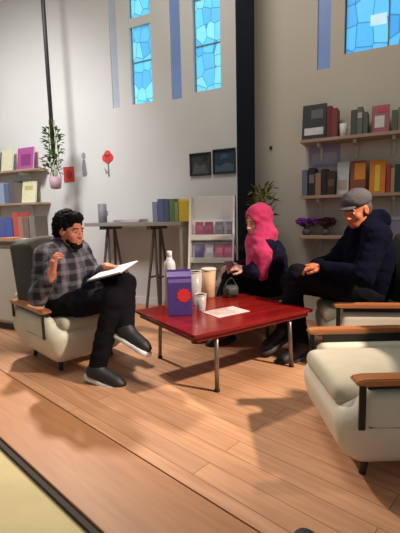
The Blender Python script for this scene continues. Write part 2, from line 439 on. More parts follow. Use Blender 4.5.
def book(x0, x1, yt, zb, rgb, label, cat='book', off=.19, dep=.15, lean=0., group=None, band=None):
    a, b, h = put(x0, x1, yt, zb, off); w = b-a
    t = empty('book', wallpt((a+b)/2, off, zb+.0015), -TW, label, cat, group)
    bm = bmesh.new(); th = .004
    box(bm, (-w/2+th/2, dep/2, h/2), (th, dep, h), .001); box(bm, (w/2-th/2, dep/2, h/2), (th, dep, h), .001); box(bm, (0, th/2, h/2), (w-th*2, th, h), .001)
    bm_obj('cover', bm, C(rgb), t)
    bm = bmesh.new(); box(bm, (0, dep/2, h/2), (w-2*th, dep-2*th-.004, h-.012)); bm_obj('page_block', bm, PAPER, t)
    if band:
        bm = bmesh.new(); box(bm, (0, -.0005, h*band[0]), (w*.8, .003, h*band[1])); bm_obj('spine_label', bm, C(band[2]), t, band[3])
    return t
def face_book(x0, x1, yt, zb, rgb, label, inset=None, cat='book', off=.14, group=None, tilt=math.radians(9), name='book', th=.018):
    a, b, h = put(x0, x1, yt, zb, off); w = b-a
    t = empty(name, wallpt((a+b)/2, off, zb+.002), -TW, label, cat, group)
    R = Matrix.Rotation(-tilt, 3, 'X')
    def pt(bm, c, s, bev=.001): box(bm, R @ Vector(c), s, bev, R)
    bm = bmesh.new(); pt(bm, (0, 0, h/2), (w, .004, h)); pt(bm, (0, th, h/2), (w, .004, h)); bm_obj('cover', bm, C(rgb), t)
    bm = bmesh.new(); pt(bm, (0, th/2, h/2), (w-.006, th-.004, h-.01), 0); bm_obj('page_block', bm, PAPER, t)
    for ins in (inset or []):
        cx, cz, iw, ih, irgb, nm = ins
        bm = bmesh.new(); pt(bm, (cx*w, -.0032, cz*h), (iw*w, .003, ih*h)); bm_obj('cover_picture', bm, C(irgb), t, nm)
    return t

GR1 = 'things on the upper shelf behind the grey cap'; GR2 = 'things on the lower shelf behind the grey cap'
SE = onW(300, 135, .24)[0]
zU = shelf(300, 460, 135, 'long upper wooden wall shelf on the taupe wall with magazines', sa=SE, bm_=GREY_WALL, nbr=4)
face_book(302, 326, 103, zU, (38, 38, 44), 'black magazine with a white foot facing out at the end of the upper shelf',
          [(0, .25, .8, .2, (206, 206, 210), 'white strip'), (.12, .72, .5, .25, (92, 92, 100), 'grey picture')], 'magazine', group=GR1, name='magazine')
book(327, 332, 106, zU, (112, 46, 44), 'dark red book upright beside the black magazine', group=GR1)
book(332, 337.5, 108, zU, (130, 62, 56), 'brick red book beside the dark red one on the upper shelf', group=GR1)
book(351, 357, 110, zU, (78, 82, 74), 'dark grey green book on the upper shelf next to the white cup', group=GR1)
book(357.3, 363, 107, zU, (104, 106, 94), 'tall olive grey book in the middle of three on upper shelf', group=GR1, band=(.7, .2, (180, 176, 160), 'pale label'))
book(363.3, 368, 112, zU, (88, 96, 86), 'short sage green book third after the white cup', group=GR1)
face_book(372, 390, 104, zU, (164, 98, 104), 'dusty pink magazine with a white square facing out on the upper shelf',
          [(-.05, .42, .55, .42, (216, 210, 204), 'white square'), (.1, .82, .6, .16, (190, 70, 92), 'rose title band')], 'magazine', group=GR1, name='magazine')
book(392, 398, 110, zU, (92, 98, 80), 'moss green book after the dusty pink magazine on the upper shelf', group=GR1)
book(398.5, 404, 107, zU, (128, 120, 104), 'stone coloured book cut by the photo edge on the upper shelf', group=GR1)
# white cup
a, b, h = put(341, 346, 124, zU, .16)
t = empty('cup', wallpt((a+b)/2, .16, zU+.0015), -TW, 'small white cup alone on the upper shelf', 'cup', GR1)
bm = bmesh.new(); lathe(bm, [(.02, 0), (.028, .004), (.034, h), (.031, h), (.026, .008), (0, .007)], 20); bm_obj('bowl', bm, WHITE, t, smooth=True)
bm = bmesh.new(); tube(bm, [(.032+.022*math.sin(q), 0, h*.5-.022*math.cos(q)) for q in np.linspace(0, PI, 9)], .0035, 8); bm_obj('handle', bm, WHITE, t, smooth=True)
# lavender poster between the shelves
a, zt = onW(309, 141); b, zb = onW(340, 166)
t = empty('poster', wallpt((a+b)/2, .002, zb), -TW, 'lavender sheet pinned on the taupe wall between the two shelves', 'poster')
bm = bmesh.new(); box(bm, (0, -.002, (zt-zb)/2), (b-a, .003, zt-zb)); bm_obj('sheet', bm, C((150, 142, 172)), t)
bm = bmesh.new(); box(bm, (0, -.0045, (zt-zb)*.32), ((b-a)*.8, .002, (zt-zb)*.4)); bm_obj('print', bm, C((172, 164, 178)), t, 'paler lower print')
zL = shelf(298, 460, 194, 'long lower wooden wall shelf just above the grey cap', sa=SE, bm_=GREY_WALL, nbr=4)
book(302, 307.5, 170, zL, (102, 112, 130), 'slate blue book first on the lower shelf', group=GR2)
book(308.5, 315, 168, zL, (44, 38, 36), 'black book second on the lower shelf beside slate blue', group=GR2, band=(.6, .3, (120, 110, 100), 'grey label'))
book(315.3, 321, 173, zL, (150, 120, 88), 'tan book squeezed between two black ones on lower shelf', group=GR2)
book(321.3, 327, 169, zL, (36, 31, 30), 'black book right after the tan one on the lower shelf', group=GR2)
book(327.3, 335, 171, zL, (54, 40, 32), 'thick dark brown book ending the dark row on lower shelf', group=GR2, band=(.5, .3, (98, 78, 60), 'tan label'))
face_book(337, 349, 161, zL, (196, 196, 196), 'white booklet facing out next to the dark row of books', [(0, .3, .7, .3, (170, 160, 150), 'grey block')], group=GR2)
face_book(350.5, 366, 160, zL, (132, 70, 44), 'brown book with an orange picture facing out on the lower shelf', [(.12, .68, .7, .5, (216, 132, 44), 'orange picture')], group=GR2)
face_book(370, 386, 159, zL, (212, 128, 34), 'orange book with a yellow stripe facing out on lower shelf', [(0, .45, .32, .8, (224, 196, 62), 'yellow stripe')], group=GR2)
book(386.8, 391, 164, zL, (164, 54, 44), 'narrow red book next to the orange one with yellow stripe', group=GR2)
book(391.2, 395, 168, zL, (172, 142, 108), 'sand coloured book between red and dark green on lower shelf', group=GR2)
book(395.3, 402, 164, zL, (42, 62, 48), 'dark green book cut by the photo edge on lower shelf', group=GR2)
# the lowest shelf with two flower bunches and a lavender box
zB = shelf(296, 460, 236, 'low wall shelf carrying the purple and maroon flowers', sa=SE, bm_=GREY_WALL, nbr=4)
def bouquet(px, py, pw, zb, rgb, rgb2, label, name='flower_bunch', seed=1):
    rnd = random.Random(seed); a, b, h = put(px-pw/2, px+pw/2, py, zb, .12); w = b-a
    t = empty(name, wallpt((a+b)/2, .12, zb+.0015), -TW, label, 'flowers', 'flower bunches on the low shelf')
    bm = bmesh.new(); vh = h*.4; lathe(bm, [(.03, 0), (.04, .01), (.044, vh*.6), (.03, vh), (.026, vh), (.038, vh*.6), (0, .01)], 20); bm_obj('vase', bm, C((90, 84, 92), .3), t, smooth=True)
    st = bmesh.new(); fl = bmesh.new(); lf = bmesh.new()
    for k in range(34):
        q = rnd.uniform(0, 2*PI); rr = w*.5*math.sqrt(rnd.random())*.9; z = vh+(h-vh)*(.35+.55*rnd.random()*(1-(rr/w)**2))
        p = Vector((rr*math.cos(q), rr*math.sin(q)*.7, z)); tube(st, [(0, 0, vh*.5), (p.x*.4, p.y*.4, vh+(z-vh)*.4), p], .002, 5)
        for j in range(6):
            e = Matrix.Rotation(j*PI/3+q, 3, 'Z') @ Matrix.Rotation(.9, 3, 'X')
            c = p+e @ Vector((0, .018, 0)); box(fl, c, (.025, .036, .008), .0025, e, 1)
        e = Matrix.Rotation(q, 3, 'Z') @ Matrix.Rotation(-.4, 3, 'X'); box(lf, p*.7+Vector((0, 0, vh*.3)), (.014, .04, .002), 0, e)
    bm_obj('stems', st, GREEN, t); bm_obj('blossoms', fl, C(rgb), t, smooth=True); bm_obj('leaves', lf, C(rgb2), t)
bouquet(307, 219, 21, zB, (128, 62, 160), (88, 60, 110), 'purple flower bunch in a vase on the low shelf', seed=2)
bouquet(326, 219, 18, zB, (78, 28, 44), (60, 34, 40), 'dark maroon flower bunch between the purple one and navy sweater', seed=5)
a, b, h = put(391, 402, 217, zB, .18)
t = empty('box', wallpt((a+b)/2, .18, zB+.0015), -TW, 'small lavender box on the low shelf behind the armchair back', 'box')
bm = bmesh.new(); box(bm, (0, .05, h*.4), (b-a, .1, h*.8), .004); bm_obj('body', bm, C((142, 136, 164)), t)
bm = bmesh.new(); box(bm, (0, .05, h*.9), (b-a+.006, .106, h*.2), .004); bm_obj('lid', bm, C((160, 154, 178)), t)
# small hook on the taupe wall
s, z = onW(319.5, 148)
t = empty('wall_hook', wallpt(onW(271, 148)[0], .001, onW(271, 148)[1]), -TW, 'tiny dark hook on the taupe wall beside the column', 'hook')
bm = bmesh.new(); box(bm, (0, -.004, 0), (.03, .008, .03), .003); bm_obj('plate', bm, CHARC, t)
bm = bmesh.new(); tube(bm, [(0, -.006, 0), (0, -.03, -.004), (0, -.036, .012)], .004, 8); bm_obj('peg', bm, CHARC, t, smooth=True)

# shelves on the white wall
GL1 = 'things on the upper shelf of the white wall'; GLL = 'things on the second shelf of the white wall'
LE = onW(34, 168, .24)[0]
z1 = shelf(-60, 34, 169.5, 'upper white-wall shelf with the magenta book', sb=LE)
face_book(-1, 10, 149, z1, (216, 212, 176), 'pale yellow booklet facing out on the upper white-wall shelf', group=GL1)
face_book(15, 31, 147, z1, (168, 78, 140), 'magenta book facing out at the end of the upper white-wall shelf', [(.05, .45, .6, .5, (134, 54, 112), 'darker square')], group=GL1)
face_book(-18, -4, 148, z1, (150, 160, 170), 'grey booklet beyond the pale yellow one on the upper white-wall shelf', group=GL1)
z2 = shelf(-60, 34, 203, 'second white-wall shelf with the cream book', sb=LE)
book(-3, 3, 183, z2, (150, 166, 190), 'light blue book standing first on the second white-wall shelf', group=GLL)
book(3.3, 8, 184, z2, (96, 112, 140), 'steel blue book next to light blue on the second white-wall shelf', group=GLL)
book(8.4, 13, 181, z2, (104, 94, 90), 'dark brown book in the middle of the second white-wall shelf', group=GLL)
book(13.3, 17, 183, z2, (110, 100, 92), 'grey brown book next to the cream book', group=GLL)
face_book(20, 33.5, 181, z2, (228, 222, 184), 'cream book facing out at the end of the second white-wall shelf', [(0, .7, .6, .2, (200, 184, 120), 'ochre title band')], group=GLL)

# counter standing in the room with more books
cA = atZ(3, 330, 0); zc = atY(3, 241, cA.y).z
CT = Matrix.Translation((cA.x, cA.y, 0)) @ Matrix.Rotation(-TW, 4, 'Z')
cnt = empty('counter', cA, -TW, 'beige fronted counter with a dark top behind the dark-haired man', 'counter')
cL0, cL1, cdp = -1.6, .58, .5
bm = bmesh.new(); box(bm, ((cL0+cL1)/2, cdp/2, (zc-.03+.08)/2), (cL1-cL0, cdp, zc-.03-.08), .004); bm_obj('carcass', bm, BEIGE, cnt)
bm = bmesh.new(); box(bm, ((cL0+cL1)/2, cdp/2+.02, .04), (cL1-cL0-.04, cdp-.08, .08)); bm_obj('plinth', bm, DARKTOP, cnt)
bm = bmesh.new(); box(bm, ((cL0+cL1)/2, cdp/2-.01, zc-.015), (cL1-cL0+.04, cdp+.04, .03), .005); bm_obj('worktop', bm, DARKTOP, cnt)
for k in range(3):
    x0 = cL0+.02+k*(cL1-cL0-.04)/3; x1 = x0+(cL1-cL0-.04)/3-.01
    bm = bmesh.new(); box(bm, ((x0+x1)/2, -.008, zc/2+.02), (x1-x0, .016, zc-.18), .003); d = bm_obj('door', bm, mat('beige_door', (184, 174, 160), .65, var=.03), cnt)
    bm = bmesh.new(); tube(bm, [(x1-.05, -.016, zc-.24), (x1-.05, -.036, zc-.24), (x1-.05, -.036, zc-.36), (x1-.05, -.016, zc-.36)], .005, 8); bm_obj('handle', bm, STEEL, d, smooth=True)
CI = CT.inverted(); GC = 'books on the counter behind the dark-haired man'
def onC(x, y, off=.06):
    o = CI @ EYE; d = CI.to_3x3() @ ray(x, y); p = o+d*((off-o.y)/d.y); return p
def cbook(x0, x1, yt, rgb, label, off=.1, flat=None):
    a = onC(x0, yt, off); b = onC(x1, yt, off); w = b.x-a.x
    h = onC((x0+x1)/2, yt, off).z-zc if flat is None else flat
    z0 = 0 if flat is None else 0
    t = empty('book', CT @ Vector(((a.x+b.x)/2, off, zc+.0015)), -TW, label, 'book', GC); th = .004; dep = .16
    bm = bmesh.new()
    if flat is None:
        box(bm, (-w/2+th/2, dep/2, h/2), (th, dep, h), .001); box(bm, (w/2-th/2, dep/2, h/2), (th, dep, h), .001); box(bm, (0, th/2, h/2), (w-2*th, th, h), .001)
        pg = bmesh.new(); box(pg, (0, dep/2, h/2), (w-2*th, dep-.012, h-.012))
    else:
        box(bm, (0, dep/2, th/2), (w, dep, th), .001); box(bm, (0, dep/2, h-th/2), (w, dep, th), .001); box(bm, (0, th/2, h/2), (w, th, h-2*th), .001)
        pg = bmesh.new(); box(pg, (0, dep/2, h/2), (w-.012, dep-.012, h-2*th))
    bm_obj('cover', bm, C(rgb), t); bm_obj('page_block', pg, PAPER, t)
cbook(-4, 4, 218, (92, 96, 160), 'violet blue book standing on the counter', .18)
cbook(4.3, 11.5, 219, (78, 100, 166), 'bright blue book next to the red one on the counter', .18)
cbook(12, 17, 213, (200, 84, 76), 'red book standing on the counter', .18)
cbook(17.4, 22, 217, (166, 128, 112), 'tan pink book right beside the red one on the counter', .18)
cbook(22.4, 28, 219, (124, 112, 102), 'grey brown book on the counter two from red', .18)
cbook(28.4, 34, 216, (140, 132, 124), 'warm grey book at the end of the counter row', .18)
cbook(-3, 12, 230, (214, 150, 110), 'orange book lying flat in front on the counter', .0, .03)
cbook(14, 27, 230, (190, 170, 168), 'pale pinkish book lying flat in front on the counter', .0, .022)

# ------------------------------------------------------------------ things on the white wall
def flat_art(name, x0, x1, y0, y1, label, cat, parts, frame=None, group=None, off=.004):
    a, zt = onW(x0, y0, off); b, zb = onW(x1, y1, off); w, h = b-a, zt-zb
    t = empty(name, wallpt((a+b)/2, .001, zb), -TW, label, cat, group)
    if frame:
        bm = bmesh.new(); f = .014
        for c, s in (((0, -.012, f/2), (w, .022, f)), ((0, -.012, h-f/2), (w, .022, f)), ((-w/2+f/2, -.012, h/2), (f, .022, h-2*f)), ((w/2-f/2, -.012, h/2), (f, .022, h-2*f))): box(bm, c, s, .002)
        bm_obj('frame', bm, C(frame), t)
    for nm, poly, rgb, lift, lb in parts:
        bm = bmesh.new(); prism(bm, [((u-.5)*w, v*h) for u, v in poly], -.003-lift-.001, -.001-lift); bm_obj(nm, bm, C(rgb), t, lb)
    return t
R4 = [(.02, .02), (.98, .02), (.98, .98), (.02, .98)]
flat_art('framed_photograph', 190, 211.5, 154, 175, 'dark grey-green framed photograph on the white wall, next to the teal one', 'picture',
         [('print', R4, (46, 56, 58), .002, None), ('print_detail', [(.1, .1), (.9, .1), (.7, .5), (.45, .42), (.25, .62)], (84, 86, 80), .004, 'pale shape'), ('print_detail', [(.55, .6), (.85, .65), (.8, .85), (.6, .8)], (30, 36, 40), .004, None)], (36, 38, 40), 'framed photographs on the white wall')
flat_art('framed_photograph', 213, 236, 150, 173, 'dark teal-blue framed photograph on the white wall beside the column', 'picture',
         [('print', R4, (32, 54, 74), .002, None), ('print_detail', [(.08, .1), (.92, .1), (.92, .35), (.6, .45), (.3, .3), (.08, .4)], (70, 92, 104), .004, 'pale water'), ('print_detail', [(.3, .6), (.7, .62), (.62, .8), (.4, .8)], (52, 84, 112), .004, None)], (28, 34, 42), 'framed photographs on the white wall')
circ = lambda cx, cy, rx, ry, n=14: [(cx+rx*math.cos(2*PI*k/n), cy+ry*math.sin(2*PI*k/n)) for k in range(n)]
flat_art('paper_figure', 79, 89, 152, 176, 'grey paper cut-out figure on the white wall', 'wall decoration',
         [('head', circ(.5, .83, .22, .13), (150, 148, 150), .001, None), ('body', [(.25, .06), (.4, .0), (.62, .0), (.8, .08), (.7, .45), (.62, .68), (.38, .68), (.28, .4)], (136, 132, 136), .001, None)])
flat_art('paper_flower', 101, 115, 151, 176, 'red paper flower with a grey stem on the white wall', 'wall decoration',
         [('stem', [(.46, .0), (.58, .0), (.56, .6), (.48, .6)], (124, 124, 122), .001, 'grey stem'), ('leaf', [(.5, .15), (.2, .35), (.3, .12)], (140, 144, 138), .001, 'grey leaf'),
          ('petal', circ(.3, .72, .24, .15), (222, 70, 66), .002, None), ('petal', circ(.7, .72, .24, .15), (216, 62, 60), .002, None), ('petal', circ(.5, .86, .26, .14), (226, 80, 74), .002, None), ('petal', circ(.5, .62, .22, .13), (208, 56, 56), .003, None)])
flat_art('card', 63, 75, 167, 182, 'square red card on the white wall beside the hanging plant', 'card',
         [('sheet', R4, (200, 66, 56), .001, None), ('print', circ(.5, .5, .28, .28), (170, 40, 40), .003, 'darker red disc')])

# hanging plant on a dark rod
hp0 = atY(45.5, 0, 4.9); hp = atY(54, 160, 4.9)
pl = empty('hanging_plant', (hp.x, hp.y, hp.z), 0, 'trailing green plant in a pinkish pot hung from a long dark rod', 'plant')
bm = bmesh.new(); lx = 0.0
tube(bm, [(0, 0, .02), (0, 0, CZ-hp.z)], .024, 10); bm_obj('rod', bm, CHARC, pl, smooth=True)
bm = bmesh.new(); lathe(bm, [(.035, -.34), (.06, -.33), (.075, -.2), (.07, -.2), (.055, -.32), (0, -.32)], 20); bm_obj('pot', bm, C((188, 150, 160)), pl, smooth=True)
bm = bmesh.new()
for k in range(3):
    q = k*2*PI/3; tube(bm, [(0, 0, .03), (.072*math.cos(q), .072*math.sin(q), -.2)], .004, 6)
bm_obj('hanger', bm, CHARC, pl)
bm = bmesh.new(); rnd = random.Random(8)
for k in range(150):
    z = rnd.uniform(-.14, .34); sway = .05*math.sin(z*9); rr = .1*(.4+.6*rnd.random()); q = rnd.uniform(0, 2*PI)
    p = Vector((sway*.7-.02+rr*math.cos(q), rr*math.sin(q), z)); L, wd = rnd.uniform(.05, .085), rnd.uniform(.03, .045)
    e = Matrix.Rotation(q, 3, 'Z') @ Matrix.Rotation(rnd.uniform(-1.2, .3), 3, 'Y')
    vs = [bm.verts.new(p+e @ Vector(v)) for v in ((0, 0, 0), (L*.4, wd*.5, .006), (L, 0, -.01), (L*.4, -wd*.5, .006))]; bm.faces.new(vs)
o = bm_obj('foliage', bm, GREEN, pl); o['kind'] = 'stuff'
bm = bmesh.new()
for k in range(5):
    q = k*1.3; tube(bm, [(.02*math.cos(q), .02*math.sin(q), -.22), (.06*math.cos(q), .06*math.sin(q), .0), (.05*math.cos(q+.6), .05*math.sin(q+.6), .25), (.03*math.cos(q), .03*math.sin(q), .46)], .004, 6)
bm_obj('stems', bm, OLIVEG, pl)

# olive plant behind the woman
op = atY(255, 195, 3.92)
bx_, by_ = op.x+.1, op.y+.01
pp = empty('potted_plant', (bx_, by_, 0), 0, 'olive green potted plant peeking over the pink scarf by the column', 'plant')
bm = bmesh.new(); lathe(bm, [(.07, 0), (.075, .01), (.09, .3), (.095, .3), (.095, .33), (.085, .33), (.08, .28), (0, .27)], 24); bm_obj('pot', bm, C((84, 70, 60)), pp, smooth=True)
bm = bmesh.new()
for k in range(4): tube(bm, [(.02*math.cos(k*1.6), .02*math.sin(k*1.6), .27), (.02*math.cos(k*1.6), .02*math.sin(k*1.6), .7), ((.05*math.cos(k*1.6)-.05), .05*math.sin(k*1.6)-.14, op.z-.1)], .008, 8)
bm_obj('stem', bm, C((86, 70, 44)), pp, smooth=True)
bm = bmesh.new(); rnd = random.Random(3)
for k in range(170):
    q = rnd.uniform(0, 2*PI); z = op.z-.36+.42*rnd.random(); rr = .1*math.sqrt(rnd.random())
    p = Vector((rr*math.cos(q)-.05, rr*math.sin(q)*.8-.14, z)); L, wd = rnd.uniform(.06, .1), rnd.uniform(.025, .04)
    e = Matrix.Rotation(q, 3, 'Z') @ Matrix.Rotation(rnd.uniform(-1.1, .2), 3, 'Y')
    bm.faces.new([bm.verts.new(p+e @ Vector(v)) for v in ((0, 0, 0), (L*.4, wd*.5, .006), (L, 0, -.01), (L*.4, -wd*.5, .006))])
o = bm_obj('foliage', bm, OLIVEG, pp); o['kind'] = 'stuff'

# ------------------------------------------------------------------ high desk by the white wall
dA, dB = onW(84, 223, .42), onW(181, 223, .42)
zD = (dA[1]+dB[1])/2+.005
s0, s1 = dA[0], dB[0]; L = s1-s0
desk = empty('high_desk', wallpt(s0, .42, 0), -TW, 'high desk with a pale grey top on dark trestle legs by the white wall', 'desk')
bm = bmesh.new(); box(bm, (L/2, .195, zD-.02), (L, .39, .04), .005); bm_obj('desk_top', bm, GREYTOP, desk)
def trestle(x):
    bm = bmesh.new(); hz = zD-.04
    for sy in (-1, 1):
        for sx in (-1, 1): tube(bm, [(x, .195+sy*.06, hz-.02), (x+sx*.09, .195+sy*.15, .0)], .016, 8)
    box(bm, (x, .195, hz-.02), (.06, .34, .04), .004)
    for sx in (-1, 1): tube(bm, [(x+sx*.055, .07, .4), (x+sx*.055, .32, .4)], .011, 8)
    bm_obj('trestle', bm, C((92, 84, 78)), desk)
trestle(L*.18); trestle(L*.68)
bm = bmesh.new(); box(bm, (L-.02, .195, (zD-.04)/2), (.035, .34, zD-.04), .004); bm_obj('end_panel', bm, BEIGE, desk)
DT = Matrix.Translation(wallpt(s0, .42, 0)) @ Matrix.Rotation(-TW, 4, 'Z'); DI = DT.inverted()
def onD(x, y, off): o = DI @ EYE; d = DI.to_3x3() @ ray(x, y); return o+d*((off-o.y)/d.y)
def dthing(x0, x1, yt, off, name, label, cat, group=None):
    a, b = onD(x0, yt, off), onD(x1, yt, off); h = onD((x0+x1)/2, yt, off).z-zD
    return empty(name, DT @ Vector(((a.x+b.x)/2, off, zD+.0015)), -TW, label, cat, group), b.x-a.x, h
t, w, h = dthing(98, 106, 204, .12, 'mug', 'grey mug on the high desk', 'mug')
bm = bmesh.new(); lathe(bm, [(w*.36, 0), (w*.42, .005), (w*.42, h), (w*.37, h), (w*.36, .01), (0, .01)], 20); bm_obj('bowl', bm, C((134, 132, 138)), t, smooth=True)
bm = bmesh.new(); tube(bm, [(w*.4+.03*math.sin(q), 0, h*.5-.035*math.cos(q)) for q in np.linspace(0, PI, 9)], .006, 8); bm_obj('handle', bm, C((134, 132, 138)), t, smooth=True)
for x0, x1, yt, rgb, lb in ((152, 157, 202, (134, 136, 164), 'pale lilac book on the high desk'), (157.3, 163, 199, (96, 98, 142), 'indigo book on the high desk'),
                            (163.3, 168.5, 200, (84, 92, 112), 'slate book between indigo and green on the high desk'), (169, 174, 199, (98, 124, 84), 'green book on the high desk'),
                            (174.3, 178, 202, (140, 146, 88), 'lime book beside the yellow box on the high desk')):
    t, w, h = dthing(x0, x1, yt, .12, 'book', lb, 'book', 'books on the high desk')
    bm = bmesh.new(); th = .004
    box(bm, (-w/2+th/2, .09, h/2), (th, .18, h), .001); box(bm, (w/2-th/2, .09, h/2), (th, .18, h), .001); box(bm, (0, th/2, h/2), (w-2*th, th, h), .001); bm_obj('cover', bm, C(rgb), t)
    bm = bmesh.new(); box(bm, (0, .09, h/2), (w-2*th, .168, h-.012)); bm_obj('page_block', bm, PAPER, t)
t, w, h = dthing(178.5, 191.5, 199, .06, 'box', 'yellow box on the end of the high desk', 'box')
bm = bmesh.new(); box(bm, (0, .06, h*.42), (w, .12, h*.84), .004); bm_obj('body', bm, C((214, 180, 52)), t)
bm = bmesh.new(); box(bm, (0, .06, h*.92), (w+.004, .124, h*.16), .004); bm_obj('lid', bm, C((226, 196, 84)), t)
t, w, h = dthing(112, 138, 217, .1, 'paper_stack', 'low stack of pinkish paper in the middle of the high desk', 'paper')
bm = bmesh.new()
for k in range(3): box(bm, (.004*k, .1, .006+.011*k), (w-.01*k, .2, .01), .001, Matrix.Rotation(.05*k, 3, 'Z'))
bm_obj('sheets', bm, C((214, 196, 196)), t)

# ------------------------------------------------------------------ white leaflet rack
rz0 = atY(209, 196, 3.92)
xr0, xr1 = atY(190, 240, 3.92).x, atY(234, 240, 3.92).x; RW = xr1-xr0; RT = rz0.z
rk = empty('leaflet_rack', ((xr0+xr1)/2, 3.92, 0), math.radians(-12), 'white leaflet rack with tilted tiers between the desk and the column', 'rack')
bm = bmesh.new(); box(bm, (0, .12, RT/2), (RW, .02, RT), .004); bm_obj('back_panel', bm, WHITE, rk)
for sx in (-1, 1):
    bm = bmesh.new(); prism(bm, [(0, 0), (0.004, 0), (.004, 1), (0, 1)], 0, .001); bm.clear()
    poly = [(-.16, 0), (.11, 0), (.11, RT), (.04, RT), (-.16, .35)]
    v0 = [bm.verts.new((sx*RW/2-.009, y, z)) for y, z in poly]; v1 = [bm.verts.new((sx*RW/2+.009, y, z)) for y, z in poly]
    bm.faces.new(v0); bm.faces.new(v1[::-1])
    for i in range(5): bm.faces.new((v0[i], v1[i], v1[(i+1) % 5], v0[(i+1) % 5]))
    bm_obj('side_panel', bm, WHITE, rk)
tiers = [(-.1, .4), (-.06, .62), (-.02, .84)]
RXT = Matrix.Rotation(math.radians(-14), 3, 'X')
for y, z in tiers:
    bm = bmesh.new(); box(bm, (0, y+.03, z), (RW-.02, .07, .012), .002); box(bm, (0, y-.004, z+.025), (RW-.02, .008, .05), .002)
    box(bm, RXT @ Vector((0, 0, .1))+Vector((0, y+.06, z)), (RW-.02, .006, .2), 0, RXT); bm_obj('tier', bm, WHITE, rk)
bm = bmesh.new(); box(bm, (0, -.02, .06), (RW-.02, .26, .12), .004); bm_obj('plinth', bm, WHITE, rk)
RKM = Matrix.Translation(rk.location) @ Matrix.Rotation(math.radians(-12), 4, 'Z')
leaf = [(2, -.3, (150, 78, 104), 'plum pink leaflet in the top tier of the white rack, at the desk end'), (2, -.08, (132, 66, 92), 'wine red leaflet in the middle of the top tier of the rack'), (2, .16, (108, 104, 116), 'grey leaflet beside the wine red one in the top tier'), (2, .37, (126, 122, 134), 'pale grey leaflet in the top tier, column end'),
        (1, -.3, (104, 98, 140), 'violet leaflet in the middle tier of the white rack, at the desk end'), (1, -.06, (206, 200, 206), 'white leaflet beside violet in the middle tier of the rack'), (1, .17, (196, 118, 142), 'rose leaflet in the middle tier of the rack'), (1, .37, (186, 100, 126), 'deep rose leaflet in the middle tier, column end'),
        (0, -.28, (190, 176, 178), 'beige leaflet in the lowest tier of the rack, desk end'), (0, .02, (150, 130, 150), 'mauve leaflet in the middle of the lowest tier'), (0, .3, (204, 160, 150), 'peach leaflet in the lowest tier of the rack')]
for k, fx, rgb, lb in leaf:
    y, z = tiers[k]; p = RKM @ Vector((fx*RW, y+.022, z+.008))
    t = empty('leaflet', p, math.radians(-12), lb, 'leaflet', 'leaflets in the white rack')
    bm = bmesh.new(); box(bm, RXT @ Vector((0, 0, .085)), (RW*.19, .005, .17), .001, RXT); bm_obj('cover', bm, C(rgb), t)
    bm = bmesh.new(); box(bm, RXT @ Vector((0, -.0032, .11)), (RW*.13, .002, .045), 0, RXT); bm_obj('cover_picture', bm, C(tuple(min(255, int(v*1.18)) for v in rgb)), t, 'paler picture block')

# ------------------------------------------------------------------ coffee table
tz = .40
F_, L_, R_ = atZ(195, 336, tz), atZ(128, 311, tz), atZ(313, 309, tz)
ux = (R_-F_); tl = ux.length; ux.normalize(); uy = Vector((-ux.y, ux.x, 0)); td = (L_-F_).dot(uy)
ta = math.atan2(ux.y, ux.x); tc = F_+ux*tl/2+uy*td/2
tb = empty('coffee_table', (tc.x, tc.y, 0), ta, 'glossy mahogany red coffee table on thin metal legs between the three people', 'table')
bm = bmesh.new(); box(bm, (0, 0, tz-.011), (tl, td, .022), .006, seg=3); bm_obj('table_top', bm, TABLE, tb)
bm = bmesh.new()
for sy in (-1, 1): box(bm, (0, sy*(td/2-.03), tz-.038), (tl-.06, .018, .03), .002)
for sx in (-1, 1): box(bm, (sx*(tl/2-.03), 0, tz-.038), (.018, td-.08, .03), .002)
bm_obj('apron', bm, DARKRED, tb)
for sx in (-1, 1):
    for sy in (-1, 1):
        bm = bmesh.new(); x, y = sx*(tl/2-.19), sy*(td/2-.05)
        tube(bm, [(x, y, tz-.022), (x+.012*sx, y+.012*sy, .012)], .014, 12); lg = bm_obj('leg', bm, STEEL, tb, smooth=True)
        bm = bmesh.new(); lathe(bm, [(.018, 0), (.018, .014), (.013, .016)], 14, (x+.012*sx, y+.012*sy, 0)); bm_obj('foot_cap', bm, BLACK, lg, smooth=True)

# things on the table
p = atY(176, 312, 2.62); zt = tz+.001
GT = 'things on the red coffee table'
pk = empty('carton', (p.x+.02, 2.74, zt), math.radians(6), 'purple carton with a round red mark on the red coffee table', 'carton')
cw = 24/400*2.8; chh = atY(176, 269, 2.74).z-zt
bm = bmesh.new(); box(bm, (0, 0, chh*.43), (cw, .09, chh*.86), .004)
prism(bm, [(-cw/2+.001, chh*.85), (cw/2-.001, chh*.85), (cw/2-.003, chh*.99), (-cw/2+.003, chh*.99)], -.006, .006)
bm_obj('body', bm, C((74, 56, 126), .35), pk)
bm = bmesh.new()
a_ = [bm.verts.new(v) for v in ((-cw/2, -.045, chh*.855), (cw/2, -.045, chh*.855), (cw/2, .045, chh*.855), (-cw/2, .045, chh*.855), (-cw/2, 0, chh*.96), (cw/2, 0, chh*.96))]
for q in ((0, 1, 5, 4), (2, 3, 4, 5), (0, 4, 3), (1, 2, 5)): bm.faces.new([a_[i] for i in q])
bm_obj('gable_top', bm, C((96, 80, 142), .35), pk)
RX90 = Matrix.Rotation(PI/2, 3, 'X')
bm = bmesh.new(); n = 20; pts = [(cw*.17+cw*.3*(1 if k % 2 else .86)*math.cos(2*PI*k/n), chh*.44+cw*.3*(1 if k % 2 else .86)*math.sin(2*PI*k/n)) for k in range(n)]
prism(bm, pts, -.0475, -.0452); bm_obj('round_mark', bm, C((214, 44, 48), .4), pk, 'red scalloped disc')
bm = bmesh.new(); prism(bm, [(-cw*.46, chh*.72), (cw*.46, chh*.72), (cw*.46, chh*.8), (-cw*.46, chh*.8)], -.0468, -.0452); bm_obj('band', bm, C((120, 104, 168), .4), pk, 'lilac band')

